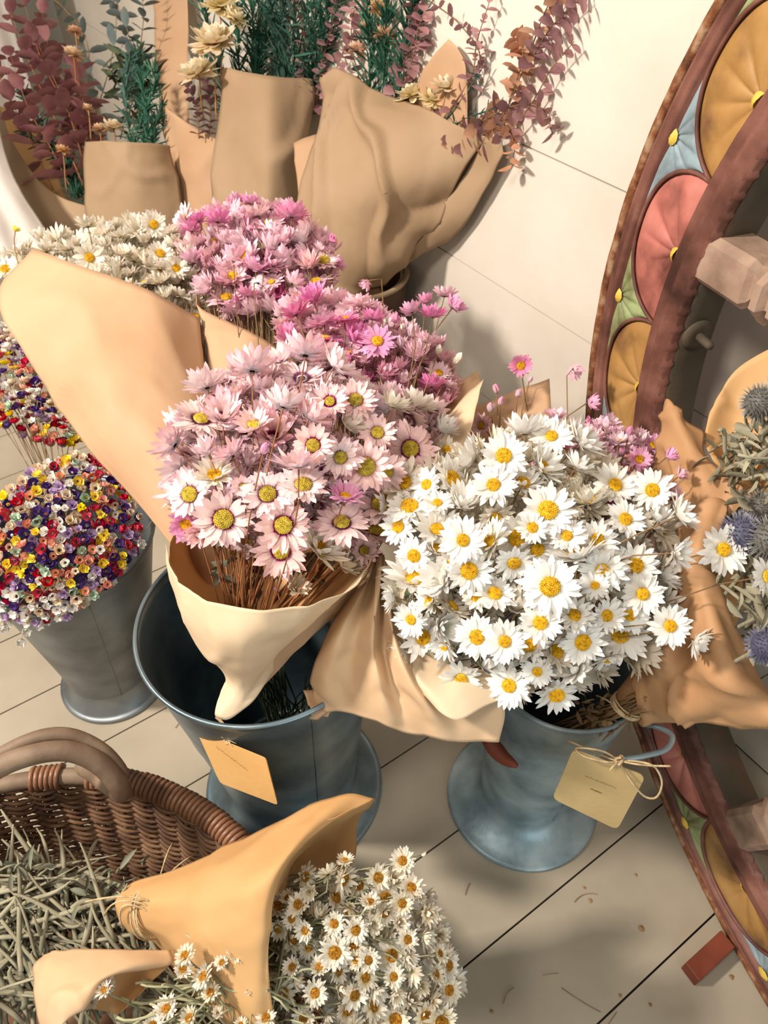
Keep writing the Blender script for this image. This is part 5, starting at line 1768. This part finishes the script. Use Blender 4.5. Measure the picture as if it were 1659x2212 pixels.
for x, y, s, nx, ny, nc, st in ((462, 92, 118, 0, .8, .85, (468, 260, 1.68)), (428, 158, 104, -.4, .8, .7, (440, 260, 1.72)), (475, 12, 104, .1, .8, .8, (480, 200, 1.68)), (505, 40, 74, .6, .8, .4, None)):
    sola(p2, 'cream_wood_flower', x, y, s, 1.62, UP * ny + RT * nx - FWD * nc, SOLA_ME, x, st)
k_ = 0
for x0, x1 in ((520, 510), (550, 560), (580, 620), (600, 680), (560, 540), (620, 700), (640, 740), (540, 590), (600, 650), (650, 720), (500, 430), (620, 590)):
    pine(p2, 'pine_branch', [(x0, 260, 1.76), ((x0 + x1) / 2, 130, 1.72), (x1, -40, 1.70)], (M['leaf_pine'], M['leaf_spruce'])[k_ % 3 == 2], 150, .055, 60 + k_, .0045)
    k_ += 1
for i, pl in enumerate(([(430, 300, 1.72), (425, 230, 1.70), (400, 180, 1.70)], [(450, 300, 1.72), (455, 230, 1.70), (445, 170, 1.70)], [(650, 200, 1.72), (660, 100, 1.7), (640, 0, 1.7)], [(680, 240, 1.7), (700, 120, 1.68), (730, 0, 1.66)], [(700, 260, 1.7), (730, 140, 1.68), (780, 40, 1.66)])):
    euca(p2, 'eucalyptus_branch', pl, M['euca_mauve'], 11, .030, 75 + i)

# left kraft bouquet
RP1 = at(250, 640, 1.95)
p1 = thing('burgundy_eucalyptus_bouquet', 'brown kraft bouquet full of burgundy eucalyptus at the far left back', 'bouquet', RP1)
sheet('paper_wrap', [
    [(186, 307, 1.76), (230, 306, 1.72), (280, 308, 1.70), (325, 310, 1.72), (362, 317, 1.76)],
    [(182, 345, 1.77), (230, 350, 1.73), (285, 352, 1.71), (335, 352, 1.73), (375, 360, 1.77)],
    [(184, 400, 1.78), (235, 405, 1.75), (290, 408, 1.73), (345, 408, 1.75), (388, 415, 1.78)],
    [(188, 470, 1.80), (240, 475, 1.78), (295, 480, 1.77), (345, 480, 1.78), (393, 470, 1.80)],
    [(195, 570, 1.84), (240, 580, 1.83), (290, 585, 1.82), (340, 580, 1.83), (385, 560, 1.84)]],
    M['kraft_brown'], p1, 30, 30, .005, 7)
sheet('paper_wrap', [
    [(0, 230, 1.95), (30, 310, 1.88), (80, 385, 1.84), (130, 425, 1.82), (190, 446, 1.81)],
    [(5, 330, 1.92), (40, 390, 1.86), (90, 450, 1.83), (140, 480, 1.82), (192, 495, 1.82)],
    [(60, 470, 1.92), (90, 500, 1.88), (120, 530, 1.86), (150, 550, 1.86), (195, 560, 1.86)]],
    M['kraft_brown'], p1, 20, 24, .004, 7)
sheet('paper_wrap', [
    [(-30, 210, 2.05), (20, 240, 2.06), (110, 280, 2.05)], [(0, 300, 1.98), (50, 340, 2.0), (120, 360, 2.0)], [(60, 400, 1.92), (100, 440, 1.94), (150, 450, 1.94)]], M['kraft_orange'], p1, 16, 16, .004, 7)
for i, pl in enumerate(([(115, 410, 1.86), (60, 290, 1.84), (10, 190, 1.84), (-30, 90, 1.82)], [(180, 400, 1.84), (120, 260, 1.82), (70, 150, 1.80), (20, 20, 1.78)], [(185, 370, 1.83), (150, 250, 1.80), (90, 130, 1.79), (50, 0, 1.78)],
                        [(180, 350, 1.85), (160, 220, 1.85), (110, 120, 1.86), (90, 20, 1.88)], [(190, 330, 1.86), (180, 220, 1.85), (160, 140, 1.84)], [(150, 400, 1.85), (110, 320, 1.84), (60, 230, 1.83), (20, 110, 1.83)], [(190, 340, 1.84), (165, 280, 1.82), (130, 200, 1.80), (80, 90, 1.8)])):
    euca(p1, 'burgundy_eucalyptus_branch', pl, M['euca_red'], 10, .066, 90 + i, round_=.68)
for i, pl in enumerate(([(190, 300, 1.9), (240, 130, 1.95), (250, 20, 2.0), (220, -40, 2.0)], [(260, 300, 1.9), (290, 150, 1.92), (270, 50, 1.95), (240, -20, 1.98)], [(280, 250, 1.9), (300, 120, 1.92), (310, 30, 1.9), (300, -40, 1.9)], [(180, 250, 1.95), (190, 100, 2.0), (130, 10, 2.0), (60, -30, 2.0)])):
    euca(p1, 'grey_eucalyptus_branch', pl, M['euca_grey'], 9, .052, 110 + i, round_=.5)
for i, pl in enumerate(([(170, 440, 1.86), (130, 360, 1.86), (80, 250, 1.85), (40, 190, 1.85)], [(170, 430, 1.87), (150, 380, 1.87), (120, 320, 1.87), (90, 290, 1.87)], [(180, 430, 1.88), (150, 350, 1.9), (70, 300, 1.9), (50, 260, 1.9)], [(285, 330, 1.78), (305, 260, 1.78), (330, 200, 1.78), (335, 150, 1.78)],
                        [(310, 330, 1.78), (320, 270, 1.78), (310, 200, 1.79), (300, 150, 1.8)], [(330, 330, 1.78), (335, 280, 1.78), (350, 230, 1.79)], [(290, 330, 1.82), (270, 220, 1.84), (280, 120, 1.86)], [(320, 330, 1.86), (300, 200, 1.88), (300, 110, 1.9)])):
    pine(p1, 'pine_branch', pl, M['leaf_pine'] if i != 6 else M['leaf_spruce'], 130, .036, 130 + i, .004)
leaf_cloud(p1, [(245, 110), (290, 100), (330, 120), (335, 200), (310, 260), (280, 260), (250, 190)], flat(1.93), 130, 44, M['stem_green'], .05, .014, 'dark_leaves')
for x, y, s, me in ((158, 118, 52, HUSK_ME), (162, 68, 38, HUSK_ME), (245, 275, 58, SOLA_ME), (215, 280, 40, HUSK_ME), (135, 325, 40, HUSK_ME), (190, 235, 30, HUSK_ME)):
    sola(p1, 'cream_wood_flower' if me is SOLA_ME else 'peach_husk_flower', x, y, s, 1.78, UP + RT * .2 - FWD * .3, me, x + y, (x + 10, y + 90, 1.84))

# ------------------------------------------------------------------ white cloth at the left
cu = thing('white_cloth', 'white linen cloth hanging in soft folds at the left edge', 'cloth', at(-60, 520, 1.6))


def cloth_rows(pts_rows, amp):
    out = []
    for row in pts_rows:
        (x0, y0, d0), (x1, y1, d1) = row
        n = 9
        out.append([(x0 + (x1 - x0) * k / (n - 1), y0 + (y1 - y0) * k / (n - 1), d0 + (d1 - d0) * k / (n - 1) + amp * (-1) ** k) for k in range(n)])
    return out


sheet('drape', cloth_rows([((-260, 60, 1.72), (-10, 190, 1.76)), ((-260, 200, 1.68), (3, 300, 1.72)), ((-240, 330, 1.64), (38, 400, 1.68)), ((-220, 430, 1.60), (95, 490, 1.64)), ((-200, 500, 1.58), (140, 575, 1.60))], .008), M['linen'], cu, 30, 60, .002, 5)
cu2 = thing('white_curtain', 'white curtain hanging behind the burgundy eucalyptus', 'curtain', D1 * 2.95 + D2 * -.6)
mb = MB()
nx_, nz_ = 120, 6
vs = []
for i in range(nz_):
    for k in range(nx_):
        q = k / (nx_ - 1)
        p = at(-420 + 480 * q, 150, 2.55)
        vs.append((p[0], p[1] + .02 * math.sin(q * 60) + .012 * math.sin(q * 23), .02 + i * 2.2 / (nz_ - 1)))
mb.add(vs, [(i * nx_ + k, i * nx_ + k + 1, (i + 1) * nx_ + k + 1, (i + 1) * nx_ + k) for i in range(nz_ - 1) for k in range(nx_ - 1)])
mb.build('fabric', M['linen'], cu2)
